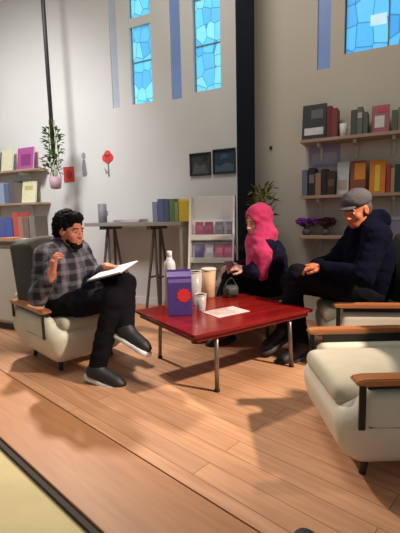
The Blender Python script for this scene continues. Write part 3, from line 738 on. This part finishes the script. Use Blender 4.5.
p = atY(169, 262, 2.86)
bt = empty('bottle', (p.x, 2.92, zt), 0, 'white bottle standing behind the purple carton', 'bottle'); bh = p.z-zt+.07
bm = bmesh.new(); lathe(bm, [(.036, 0), (.042, .006), (.042, bh*.76), (.038, bh*.82), (.022, bh*.87), (.02, bh*.9), (0, bh*.9)], 24); bm_obj('body', bm, C((214, 210, 212), .3), bt, smooth=True)
bm = bmesh.new(); lathe(bm, [(.019, bh*.885), (.019, bh), (.016, bh*1.01), (0, bh*1.01)], 20); bm_obj('cap', bm, C((232, 230, 230), .3), bt, smooth=True)
CUPW = mat('translucent_cup', (222, 210, 206), .2, trans=.35, var=.03)
def cup(px, py, pw, Y, label, m, lid=None, nm='cup', ph=26):
    q = atZ(px, py, tz); w = pw/400*q.length; hh = ph/400*q.length
    t = empty(nm, (q.x, q.y, zt), 0, label, 'cup', 'cups on the red coffee table')
    bm = bmesh.new(); lathe(bm, [(w*.36, 0), (w*.38, .003), (w*.5, hh), (w*.475, hh), (w*.35, .008), (0, .007)], 24); bm_obj('bowl', bm, m, t, smooth=True)
    bm = bmesh.new(); lathe(bm, [(w*.51, hh-.004), (w*.53, hh), (w*.51, hh+.004), (w*.47, hh), (w*.51, hh-.004)], 24); bm_obj('rim', bm, m, t, smooth=True)
    if lid:
        bm = bmesh.new(); lathe(bm, [(w*.53, hh-.004), (w*.53, hh+.006), (w*.45, hh+.014), (0, hh+.014)], 24); bm_obj('lid', bm, lid, t, smooth=True)
cup(195, 304, 16, 2.7, 'clear white plastic cup next to the purple carton', CUPW, ph=33)
cup(209, 297, 15, 2.9, 'kraft paper cup with a pale lid behind the clear cup', C((200, 164, 128)), C((214, 200, 184)), ph=28)
cup(201, 311, 12, 2.6, 'small glass tumbler closest to the front corner of the table', CUPW, ph=17)
# pastry bag and dark camera pouch
q = atZ(214, 301, tz)
q = atZ(231, 297, tz)
t = empty('shoulder_pouch', (q.x, q.y, zt), math.radians(20), 'dark grey pouch with a strap on the table near the woman', 'pouch')
S = Sculpt().rbox((0, 0, .05), (.06, .04, .05), .025, k=.01).rbox((0, -.035, .055), (.045, .018, .03), .012, k=.015)
me = S.mesh('body', .005, .003, 30); link('body', me, C((62, 62, 58)), t)
bm = bmesh.new(); tube(bm, [(-.055+.11*k/10, .01*math.sin(k), .085+.075*math.sin(PI*k/10)) for k in range(11)], .006, 8); bm_obj('strap', bm, C((40, 40, 40)), t, smooth=True)
q = atZ(226, 312, tz)
t = empty('sheet_of_paper', (q.x, q.y, zt), math.radians(34), 'pale pinkish sheet of paper lying flat on the red table', 'paper')
bm = bmesh.new(); box(bm, (0, 0, .0015), (.28, .2, .002)); bm_obj('sheet', bm, C((214, 184, 180)), t)  # stands in for the pale wall reflected in the glossy top
bm = bmesh.new()
for k in range(6): box(bm, (-.02, .07-.025*k, .0029), (.18-.02*(k % 3), .006, .0008))
bm_obj('printed_rows', bm, C((150, 110, 108)), t)

# ------------------------------------------------------------------ armchairs
def taper(me, z0, z1, f):
    for v in me.vertices:
        q = min(max((z1-v.co.z)/(z1-z0), 0), 1); k = 1-f*q*q; v.co.x *= k; v.co.y *= k
def make_armchair(label):
    t = empty('armchair', (0, 0, 0), 0, label, 'armchair', 'cream tub armchairs round the red table')
    S = Sculpt().rbox((0, 0, .2), (.37, .33, .14), .1, k=.02)
    S.rbox((-.02, .285, .3), (.3, .045, .11), .04, k=.05); S.rbox((-.02, -.285, .3), (.3, .045, .11), .04, k=.05); S.rbox((-.32, 0, .36), (.06, .3, .16), .05, k=.06)
    me = S.mesh('shell', .012, 0, relax=3); taper(me, .06, .36, .15); link('shell', me, CREAM, t)
    S = Sculpt().rbox((.05, 0, .35), (.31, .235, .05), .045, k=.01).ell((.05, 0, .375), (.26, .2, .035), k=.03)
    link('seat_cushion', S.mesh('seat_cushion', .011, relax=3), CUSH, t)
    R = np.array(Matrix.Rotation(math.radians(-12), 3, 'Y'))
    S = Sculpt()
    for k in range(-4, 5):
        y = .062*k; S.rbox((-.33+.09*(k/4)**2, y, .65), (.045, .065, .29-.03*(k/4)**2), .04, R, k=.04)
    link('backrest', S.mesh('backrest', .012, relax=3), OLIVE, t)
    for sy in (-1, 1):
        y = sy*.318; bm = bmesh.new()
        prof = [(-.3, 0), (-.28, .012), (.28, .012), (.32, .004), (.32, -.012), (.28, -.014), (-.28, -.014)]
        prism(bm, [(x, z+.462) for x, z in prof], y-.035, y+.035); bmesh.ops.bevel(bm, geom=bm.edges[:], offset=.005, segments=2, affect='EDGES')
        a = bm_obj('armrest', bm, ARMW, t, 'wooden armrest')
        bm = bmesh.new(); yo = y+sy*.022
        box(bm, (.292, yo, .365), (.026, .012, .19), .003); box(bm, (-.26, yo, .4), (.026, .012, .12), .003); box(bm, (0, y, .443), (.54, .03, .014), .002)
        bm_obj('arm_bracket', bm, BLACK, t)
        bm = bmesh.new(); box(bm, (.0, y-sy*.035, .42), (.5, .014, .06), .004); bm_obj('side_pad', bm, BLACK, t, 'black inner side pad')
        bm = bmesh.new(); tube(bm, [(.262, sy*.331, .275), (0, sy*.333, .27), (-.3, sy*.32, .27)], .005, 6); bm_obj('piping', bm, C((120, 114, 98)), t)
    for sx in (-1, 1):
        for sy in (-1, 1):
            bm = bmesh.new(); tube(bm, [(sx*.2, sy*.19, .14), (sx*.23, sy*.21, 0)], .022, 12, .015); bm_obj('leg', bm, CHARC, t, smooth=True)
    return t
def dup(root, loc, rz, label):
    r = root.copy(); COL.objects.link(r); r.location = loc; r.rotation_euler = (0, 0, rz); r['label'] = label
    for ch in list(root.children):
        c = ch.copy(); COL.objects.link(c); c.parent = r
    return r
ch1 = make_armchair('cream tub armchair under the dark-haired man in the plaid shirt')
ch1.location = (-1.03, 3.08, 0); ch1.rotation_euler = (0, 0, math.radians(-46))
ch2 = dup(ch1, (.89, 1.76, 0), math.radians(180), 'empty cream tub armchair closest to the camera with wooden armrests')
ch3 = dup(ch1, (1.26, 2.92, 0), math.radians(172), 'cream tub armchair under the man in the navy sweater')
# stool for the woman
st = empty('stool', (.66, 3.58, 0), .3, 'dark round stool under the woman in the pink scarf', 'stool')
bm = bmesh.new(); lathe(bm, [(0, .33), (.16, .33), (.175, .34), (.175, .37), (.16, .385), (0, .39)], 28); bm_obj('seat', bm, OLIVE, st, smooth=True)
for k in range(4):
    q = PI/4+k*PI/2; bm = bmesh.new(); tube(bm, [(.12*math.cos(q), .12*math.sin(q), .34), (.17*math.cos(q), .17*math.sin(q), 0)], .014, 10); bm_obj('leg', bm, CHARC, st, smooth=True)

# ------------------------------------------------------------------ people
def frame(f, u=(0, 0, 1)):
    f = Vector(f).normalized(); r = f.cross(Vector(u)).normalized(); up = r.cross(f)
    return np.array((r, f, up)).T                      # columns: right, forward, up
V3 = lambda *a: np.array(a, float)
def head_ops(S, c, Rm, sc=1., nose=1.):
    P = lambda x, y, z: np.array(c)+Rm @ (np.array((x, y, z))*sc)
    S.ell(P(0, -.015, .03), V3(.075, .094, .088)*sc, Rm, k=.02)
    S.ell(P(0, .03, -.035), V3(.058, .062, .08)*sc, Rm, k=.03)
    S.ell(P(0, .06, -.093), V3(.032, .03, .024)*sc, Rm, k=.03)
    S.cap(P(-.034, .076, .02), P(.034, .076, .02), .012*sc, k=.015)
    S.ell(P(-.04, .058, -.03), V3(.022, .02, .02)*sc, Rm, k=.02); S.ell(P(.04, .058, -.03), V3(.022, .02, .02)*sc, Rm, k=.02)
    for s in (-1, 1): S.ell(P(s*.031, .1, .001), V3(.017, .016, .011)*sc, Rm, k=.008, mode='s')
    S.cap(P(0, .087, .008), P(0, .107*nose, -.034), .0075*sc, .013*sc, k=.01)
    for s in (-1, 1): S.ell(P(s*.012, .097, -.036), V3(.009, .01, .008)*sc, Rm, k=.006)
    S.cap(P(-.017, .089, -.058), P(.017, .089, -.058), .0075*sc, k=.008); S.cap(P(-.015, .088, -.071), P(.015, .088, -.071), .0085*sc, k=.008)
    S.cap(P(-.02, .1, -.0645), P(.02, .1, -.0645), .0035*sc, k=.003, mode='s')
    for s in (-1, 1):
        S.ell(P(s*.077, -.004, -.008), V3(.011, .021, .032)*sc, Rm, k=.008); S.ell(P(s*.088, .004, -.006), V3(.008, .011, .02)*sc, Rm, k=.006, mode='s')
def eyes(parent, c, Rm, sc=1.):
    P = lambda x, y, z: Vector(np.array(c)+Rm @ (np.array((x, y, z))*sc))
    for s in (-1, 1):
        bm = bmesh.new(); bmesh.ops.create_uvsphere(bm, u_segments=14, v_segments=10, radius=.0122*sc); bmesh.ops.translate(bm, vec=P(s*.031, .0755, .0), verts=bm.verts)
        e = bm_obj('eye', bm, EYEW, parent, smooth=True)
        bm = bmesh.new(); bmesh.ops.create_uvsphere(bm, u_segments=10, v_segments=8, radius=.0074*sc); bmesh.ops.translate(bm, vec=P(s*.031, .0822, .0), verts=bm.verts)
        bm_obj('iris', bm, IRIS, e, smooth=True)
        bm = bmesh.new(); tube(bm, [P(s*.013, .0895, .02), P(s*.03, .0905, .0265), P(s*.048, .079, .021)], .0038*sc, 7); bm_obj('eyebrow', bm, BROW, parent, smooth=True)
    bm = bmesh.new(); tube(bm, [P(-.018, .0925, -.0645), P(0, .0955, -.0645), P(.018, .0925, -.0645)], .0026*sc, 6); bm_obj('lips', bm, C((150, 76, 70)), parent, smooth=True)
def hand_ops(S, w, d, n, side, curl=.5, sc=1., tc=.5, spread=.55):
    """wrist w, direction d, palm normal n (the way the fingers curl); side=+1: thumb towards d x n"""
    w = np.array(w, float); d = np.array(Vector(d).normalized()); n = np.array(n, float); n -= d*(n @ d); n /= np.linalg.norm(n)
    b = np.cross(d, n)*side
    Rm = np.stack([b, d, n], 1)
    S.rbox(w+d*.05*sc, V3(.04, .048, .0145)*sc, .013*sc, Rm, k=.012)
    S.cap(w-d*.03, w+d*.02*sc, .027*sc, .024*sc, k=.02)
    for i, (off, ln) in enumerate(((.032, .072), (.011, .08), (-.0105, .075), (-.031, .058))):
        p = w+d*.092*sc+b*off*sc; a = curl*(.55+.12*i)
        dd = d+b*spread*off*20*.5
        for k, fr in enumerate((.45, .32, .25)):
            ang = a*(k+.7); dirv = dd*math.cos(ang)+n*math.sin(ang); dirv /= np.linalg.norm(dirv)
            q = p+dirv*ln*fr*sc; S.cap(p, q, (.0082-.0006*k)*sc, (.0076-.0007*k)*sc, k=.002); p = q
    p = w+d*.028*sc+b*.032*sc; dirs = [(.62, .72, .2), (.82, .4, .4*tc+.1), (.95, .15, .6*tc)]
    for k, (x, y, z) in enumerate(dirs):
        v = d*x+b*y+n*z; v /= np.linalg.norm(v); q = p+v*(.034, .03, .024)[k]*sc; S.cap(p, q, (.0125, .0105, .0095)[k]*sc, (.0108, .0096, .008)[k]*sc, k=.008); p = q
def person(J, skin, label, vox=.005):
    """continuous body from joints; returns root object (the body mesh)"""
    S = Sculpt(); Rm = J['headR']; c = J['head']; sc = J.get('sc', 1.)
    T = J['torsoR']
    S.ell(J['pelvis'], V3(.165, .115, .125), T, k=.04); S.ell((V3(*J['pelvis'])+V3(*J['chest']))/2, V3(.14, .105, .17), T, k=.06)
    S.ell(J['chest'], V3(.165, .115, .17), T, k=.06)
    for s in 'LR':
        S.cap(J['sh'+s], J['el'+s], .054, .042, k=.04); S.cap(J['el'+s], J['wr'+s], .041, .027, k=.015)
        S.cap(J['hip'+s], J['kn'+s], .085, .056, k=.04); S.cap(J['kn'+s], J['an'+s], .055, .037, k=.015); S.cap(V3(*J['an'+s])-V3(0, 0, .02), V3(*J['to'+s])-V3(0, 0, .012), .03, .022, k=.01)
        S.cap(J['neck'], J['sh'+s], .05, .05, k=.04)
    S.cap(J['neck'], np.array(c)+Rm @ V3(0, -.02, -.05), .056, .05, k=.03)
    head_ops(S, c, Rm, sc)
    for a in J['hands']: hand_ops(S, **a)
    o = link('person', S.mesh('person', vox, relax=1), skin)
    tag(o, label, 'person'); eyes(o, c, Rm, sc); return o
def top(J, m, o, name, infl=.016, cuff=0., belly=0., wr=.006, hood=False, waist=True):
    S = Sculpt(); T = J['torsoR']
    S.ell(V3(*J['pelvis'])+V3(0, 0, .03), V3(.165+infl, .118+infl, .12+infl), T, k=.05); S.ell((V3(*J['pelvis'])+V3(*J['chest']))/2, V3(.145+infl+belly, .11+infl+belly, .18), T, k=.07)
    S.ell(J['chest'], V3(.168+infl, .118+infl, .175+infl*.4), T, k=.07)
    for s in 'LR':
        sh, el, w = V3(*J['sh'+s]), V3(*J['el'+s]), V3(*J['wr'+s])
        S.cap(J['neck'], sh, .045+infl*.7, .05+infl, k=.05)
        S.cap(sh, el, .056+infl, .046+infl, k=.05); S.cap(el, el+(w-el)*(1-cuff), .046+infl, .032+infl*.8, k=.02)
    nk = V3(*J['neck']); S.cap(nk, nk+V3(0, 0, .05)+J['headR'] @ V3(0, -.01, 0), .064, .062, k=.03)
    if hood: S.ell(nk+T @ V3(0, -.1, .03), V3(.12, .06, .08), T, k=.05)
    return link(name, S.mesh(name, .0095, wr, 16), m, o)
def pants(J, m, o, infl=.012, wr=.005, name='trousers', wide=0.):
    S = Sculpt(); T = J['torsoR']; S.ell(J['pelvis'], V3(.17+infl, .122+infl, .115+infl), T, k=.05)
    for s in 'LR':
        h, k_, a = V3(*J['hip'+s]), V3(*J['kn'+s]), V3(*J['an'+s])
        S.cap(h, k_, .09+infl, .064+infl, k=.05); S.cap(k_, k_+(a-k_)*.93, .062+infl, .047+infl+wide, k=.02)
    return link(name, S.mesh(name, .0095, wr, 15), m, o)
def shoe(J, s, mu, ms, o, big=1.):
    a, t = V3(*J['an'+s]), V3(*J['to'+s]); d = t-a; d = d/np.linalg.norm(d); upv = J.get('sup'+s, V3(0, 0, 1)); upv = upv-d*(upv @ d); upv /= np.linalg.norm(upv); b = np.cross(d, upv)
    Rm = np.stack([b, d, upv], 1); S = Sculpt()
    S.cap(a+upv*.015, a-upv*.012-d*.012, .05*big, .05*big, k=.02); S.cap(a+upv*.0, a+d*.1*big-upv*.02, .045*big, .04*big, k=.03); S.cap(a-upv*.014-d*.02, a+d*.15*big-upv*.022, .046*big, .04*big, k=.03); S.ell(a+d*.165*big-upv*.026, V3(.043, .06, .03)*big, Rm, k=.03)
    S.rbox(a+d*.06-upv*.13, V3(.2, .4, .065), .005, Rm, k=.004, mode='s')
    u = link('shoe', S.mesh('shoe', .0065, relax=2), mu, o)
    S = Sculpt(); c = a-upv*.062
    S.cap(c-d*.025, c+d*.05, .053*big, .048*big, k=.02); S.cap(c+d*.05, c+d*.165*big, .048*big, .053*big, k=.02); S.ell(c+d*.185*big, V3(.046, .052, .046)*big, Rm, k=.03)
    S.rbox(c+d*.07+upv*.065, V3(.2, .4, .047), .004, Rm, k=.003, mode='s'); S.rbox(c+d*.07-upv*.065, V3(.2, .4, .052), .004, Rm, k=.003, mode='s')
    link('sole', S.mesh('sole', .0065, relax=1), ms, u, 'white rubber sole' if ms is SHOEW else None)
    # laces
    bm = bmesh.new()
    for k in range(4):
        q = a+d*(.045+.022*k)+upv*(.026-.011*k); tube(bm, [Vector(q-b*.024*big-upv*.006), Vector(q+upv*.003), Vector(q+b*.024*big-upv*.006)], .0028, 6)
    bm_obj('laces', bm, ms, u, smooth=True)
    return u

# --- man in plaid, seated, legs crossed, facing the table
J = dict(pelvis=(-1.0, 2.95, .48), chest=(-1.0, 2.93, .735), neck=(-.985, 2.92, .89), head=(-.925, 2.885, 1.0),
         headR=frame((.86, -.44, -.12)), torsoR=frame((.93, -.36, .05)),
         shR=(-1.065, 2.76, .835), elR=(-1.1, 2.66, .565), wrR=(-.965, 2.57, .725), shL=(-.93, 3.095, .835), elL=(-.80, 3.05, .615), wrL=(-.66, 2.83, .735),
         hipR=(-1.01, 2.86, .45), knR=(-.585, 2.65, .535), anR=(-.70, 2.54, .085), toR=(-.575, 2.5, .05),
         hipL=(-.95, 3.02, .45), knL=(-.53, 2.77, .625), anL=(-.505, 2.6, .335), toL=(-.40, 2.55, .285),
         hands=[dict(w=(-.965, 2.57, .725), d=(.2, .1, 1), n=(.75, .65, -.1), side=1, curl=.75, tc=.6, spread=.8), dict(w=(-.66, 2.83, .735), d=(.85, -.5, .0), n=(.0, -.1, -1), side=1, curl=.5)])
J['supL'] = V3(.5, 0, .8)
m1 = person(J, SKIN1, 'dark-haired person in a grey plaid shirt seated with legs crossed, holding white paper')
top(J, PLAID, m1, 'plaid_shirt', .018, cuff=.12, wr=.007)
pants(J, BLKC, m1, .014, wr=.006)
shoe(J, 'R', SHOEB, SHOEW, m1); shoe(J, 'L', SHOEB, SHOEW, m1)
c = V3(*J['head']); Rm = J['headR']; P = lambda x, y, z: c+Rm @ V3(x, y, z)
S = Sculpt().ell(P(0, -.032, .05), V3(.096, .106, .098), Rm, k=.02).ell(P(0, -.075, -.01), V3(.08, .06, .085), Rm, k=.03).ell(P(0, .05, .098), V3(.062, .05, .034), Rm, k=.03)
S.ell(P(0, .09, -.035), V3(.075, .075, .095), Rm, k=.015, mode='s')
link('hair', S.mesh('hair', .0075, .011, 42, relax=1), HAIR, m1)
S = Sculpt().cap(P(-.03, .066, -.098), P(.03, .066, -.098), .02, k=.02).ell(P(0, .074, -.108), V3(.03, .026, .02), Rm, k=.02)
S.cap(P(-.05, .028, -.07), P(-.03, .06, -.098), .016, k=.02).cap(P(.05, .028, -.07), P(.03, .06, -.098), .016, k=.02)
link('beard', S.mesh('beard', .006, .004, 60, relax=1), HAIR, m1)
S = Sculpt()
nk = V3(*J['neck'])
for k in range(14):
    q = -2.2+4.4*k/13; q2 = -2.2+4.4*(k+1)/13
    f = lambda q: nk+np.array(J['torsoR']) @ V3(.074*math.sin(q), -.066*math.cos(q)-.004, .05-.03*(1-math.cos(q))*.5)
    if k < 13: S.cap(f(q), f(q2), .017, k=.01)
link('collar', S.mesh('collar', .007, .002, 30), PLAID, m1)
# the white paper pad on his lap
t = empty('paper_pad', (-.60, 2.72, .718), math.radians(-28), 'white paper pad held on the lap of the person in plaid', 'paper')
Rp = Matrix.Rotation(math.radians(-14), 3, 'Y') @ Matrix.Rotation(math.radians(14), 3, 'X')
bm = bmesh.new(); box(bm, Rp @ Vector((0, 0, .004)), (.3, .21, .008), .002, Rp); bm_obj('sheets', bm, PAPER, t)
bm = bmesh.new(); box(bm, Rp @ Vector((0, 0, -.002)), (.31, .22, .004), .001, Rp); bm_obj('backing_board', bm, C((120, 116, 118)), t)

# --- woman in the pink scarf
J = dict(pelvis=(.66, 3.58, .44), chest=(.62, 3.555, .70), neck=(.57, 3.53, .885), head=(.505, 3.485, 1.02),
         headR=frame((-.86, -.45, -.26)), torsoR=frame((-.95, -.3, -.05)),
         shL=(.56, 3.385, .815), elL=(.46, 3.33, .60), wrL=(.395, 3.40, .615), shR=(.63, 3.715, .815), elR=(.46, 3.72, .60), wrR=(.315, 3.575, .625),
         hipL=(.63, 3.49, .42), knL=(.335, 3.535, .50), anL=(.21, 3.28, .085), toL=(.1, 3.24, .05),
         hipR=(.64, 3.68, .42), knR=(.28, 3.69, .50), anR=(.09, 3.37, .085), toR=(-.02, 3.33, .05),
         sc=1., hands=[dict(w=(.395, 3.40, .615), d=(-1, .2, .12), n=(0, .4, -.9), side=1, curl=.75), dict(w=(.315, 3.575, .625), d=(-.7, -.75, .1), n=(.1, -.3, -.9), side=-1, curl=.75)])
w1 = person(J, SKIN2, 'person in a bright pink headscarf and dark jacket seated behind the red table')
top(J, PURPC, w1, 'jacket', .02, cuff=.1, wr=.007)
pants(J, BLKC, w1, .012, wr=.005)
shoe(J, 'L', SHOEB, SHOEB, w1, .92); shoe(J, 'R', SHOEB, SHOEB, w1, .92)
c = V3(*J['head']); Rm = J['headR']; P = lambda x, y, z: c+Rm @ V3(x, y, z)
S = Sculpt().ell(P(0, -.03, .028), V3(.108, .128, .122), Rm, k=.02).ell(P(0, -.005, -.06), V3(.098, .098, .11), Rm, k=.04)
nk = V3(*J['neck'])
S.cap(P(0, -.03, -.08), nk, .09, .105, k=.05)
S.cap(P(.0, .03, -.13), nk+V3(-.08, -.07, -.08), .075, .085, k=.05)
S.cap(nk+V3(-.04, -.10, 0), nk+V3(-.05, -.20, -.14), .085, .08, k=.05); S.cap(nk+V3(-.05, -.20, -.14), nk+V3(-.05, -.215, -.31), .08, .05, k=.04)
S.cap(nk+V3(-.09, -.06, -.04), nk+V3(-.12, -.15, -.24), .075, .06, k=.04)
S.cap(nk+V3(.03, -.12, .02), nk+V3(.05, .1, .0), .07, .07, k=.05)
S.ell(P(0, .115, -.014), V3(.063, .1, .09), Rm, k=.012, mode='s')
link('headscarf', S.mesh('headscarf', .0075, .008, 13, relax=2), PINK, w1, 'bright pink headscarf')
t = empty('phone', (.272, 3.445, .63), math.radians(20), 'small dark phone in the hands of the person in pink', 'phone')
bm = bmesh.new(); R = Matrix.Rotation(math.radians(35), 3, 'X'); box(bm, (0, 0, 0), (.075, .15, .008), .003, R); bm_obj('body', bm, BLACK, t)
bm = bmesh.new(); box(bm, R @ Vector((0, 0, .0045)), (.068, .138, .001), 0, R); bm_obj('screen', bm, C((60, 30, 44), .15), t)

# --- man in navy with the grey cap
J = dict(pelvis=(1.24, 2.93, .50), chest=(1.24, 2.91, .80), neck=(1.205, 2.90, .99), head=(1.125, 2.87, 1.10),
         headR=frame((-.82, -.44, -.34)), torsoR=frame((-.97, -.22, 0)),
         shL=(1.2, 2.70, .92), elL=(1.08, 2.62, .66), wrL=(.885, 2.82, .69), shR=(1.24, 3.12, .92), elR=(1.07, 3.17, .68), wrR=(.88, 3.0, .69),
         hipL=(1.2, 2.83, .48), knL=(.745, 3.0, .62), anL=(.70, 2.99, .22), toL=(.58, 2.93, .17),
         hipR=(1.2, 3.03, .48), knR=(.73, 3.18, .535), anR=(.74, 2.88, .085), toR=(.62, 2.83, .05),
         hands=[dict(w=(.885, 2.82, .69), d=(-.8, .55, -.05), n=(-.1, .2, -1), side=1, curl=.7), dict(w=(.88, 3.0, .69), d=(-.85, -.5, -.03), n=(-.1, -.1, -1), side=-1, curl=.6)])
J['anL'] = (.64, 3.02, .18); J['toL'] = (.53, 2.96, .13)
m2 = person(J, SKIN3, 'person in a navy sweater and grey cap seated with hands on the knee')
top(J, NAVYC, m2, 'navy_sweater', .03, cuff=.06, belly=.03, wr=.006, hood=True)
pants(J, BLKC, m2, .018, wr=.006)
shoe(J, 'R', SHOEB, GREYSH, m2, 1.05); shoe(J, 'L', SHOEB, GREYSH, m2, 1.05)
c = V3(*J['head']); Rm = J['headR']; P = lambda x, y, z: c+Rm @ V3(x, y, z)
S = Sculpt().ell(P(0, -.03, .0), V3(.081, .088, .085), Rm, k=.02); S.ell(P(0, .09, -.03), V3(.09, .085, .1), Rm, k=.012, mode='s'); S.rbox(P(0, 0, .2), V3(.2, .2, .12), .01, Rm, k=.01, mode='s')
link('hair', S.mesh('hair', .007, .004, 60, relax=1), mat('grey_brown_hair', (72, 62, 56), .8, var=.3, scale=80), m2)
S = Sculpt().ell(P(0, -.012, .075), V3(.092, .112, .07), Rm, k=.02).ell(P(0, -.02, .055), V3(.091, .108, .042), Rm, k=.02)
S.rbox(P(0, 0, -.06), V3(.2, .2, .088), .01, Rm, k=.008, mode='s')
cp = link('cap', S.mesh('cap', .007, .003, 20, relax=2), GREYCAP, m2, 'grey wool cap')
S = Sculpt().ell(P(0, .095, .044), V3(.072, .05, .012), Rm, k=.01)
link('brim', S.mesh('brim', .006, relax=1), GREYCAP, cp)

# --- dark toe of a shoe at the bottom edge of the picture
q = atZ(303, 531, .05)
t = empty('shoe', (q.x, q.y-.1, 0), 0, 'dark navy shoe whose toe shows at the bottom edge', 'shoe')
S = Sculpt().cap((0, -.14, .045), (0, .04, .042), .042, .04, k=.03).ell((0, .06, .04), V3(.044, .055, .032), k=.03).cap((0, -.15, .06), (0, -.14, .1), .042, .04, k=.03)
S.rbox((0, 0, -.1), V3(.3, .4, .112), .004, k=.004, mode='s').ell((0, -.15, .14), V3(.032, .045, .05), k=.01, mode='s')
link('upper', S.mesh('upper', .006), C((26, 30, 46)), t)
S = Sculpt().cap((0, -.14, .01), (0, -.02, .01), .043, .04, k=.02).cap((0, -.02, .01), (0, .06, .01), .04, .048, k=.02); S.rbox((0, 0, .1), V3(.3, .4, .085), .003, k=.003, mode='s').rbox((0, 0, -.1), V3(.3, .4, .1), .003, k=.003, mode='s')
link('sole', S.mesh('sole', .006, relax=1), C((40, 42, 52)), t)

# ------------------------------------------------------------------ light
w = bpy.data.worlds.new('hall_light'); scn.world = w; w.use_nodes = True
w.node_tree.nodes['Background'].inputs['Color'].default_value = (.92, .95, 1, 1); w.node_tree.nodes['Background'].inputs['Strength'].default_value = .3
def lamp(kind, loc, aim, e, col, size=.3, cone=60, blend=.5):
    l = bpy.data.lights.new(kind.lower()+'_lamp', kind); o = bpy.data.objects.new(l.name, l); COL.objects.link(o); o.location = loc
    o.rotation_euler = (Vector(aim)-Vector(loc)).to_track_quat('-Z', 'Y').to_euler(); l.energy = e; l.color = col
    if kind == 'AREA': l.shape = 'DISK'; l.size = size
    if kind == 'SPOT': l.spot_size = math.radians(cone); l.spot_blend = blend; l.shadow_soft_size = size
    return o
lamp('SPOT', (2.75, 1.3, 3.15), (-.15, 2.95, 0), 900, (1, .83, .68), .1, 44, .85)        # warm spot over the seats
lamp('SPOT', (-2.0, 5.1, 3.5), (-.6, 2.3, 0.1), 640, (1, .84, .7), .1, 36, .6)   # spot behind the dark-haired man
lamp('SPOT', (-2.3, 2.5, 3.9), (-2.9, 5.8, .9), 560, (.97, .98, 1), .4, 96, 1)       # washes the white wall
lamp('AREA', (-.4, 2.4, 4.8), (-.2, 2.8, 0), 60, (1, .95, .88), 1.5)
scn.view_settings.exposure = .15
scn.view_settings.view_transform = 'Standard'
scn.view_settings.look = 'None'
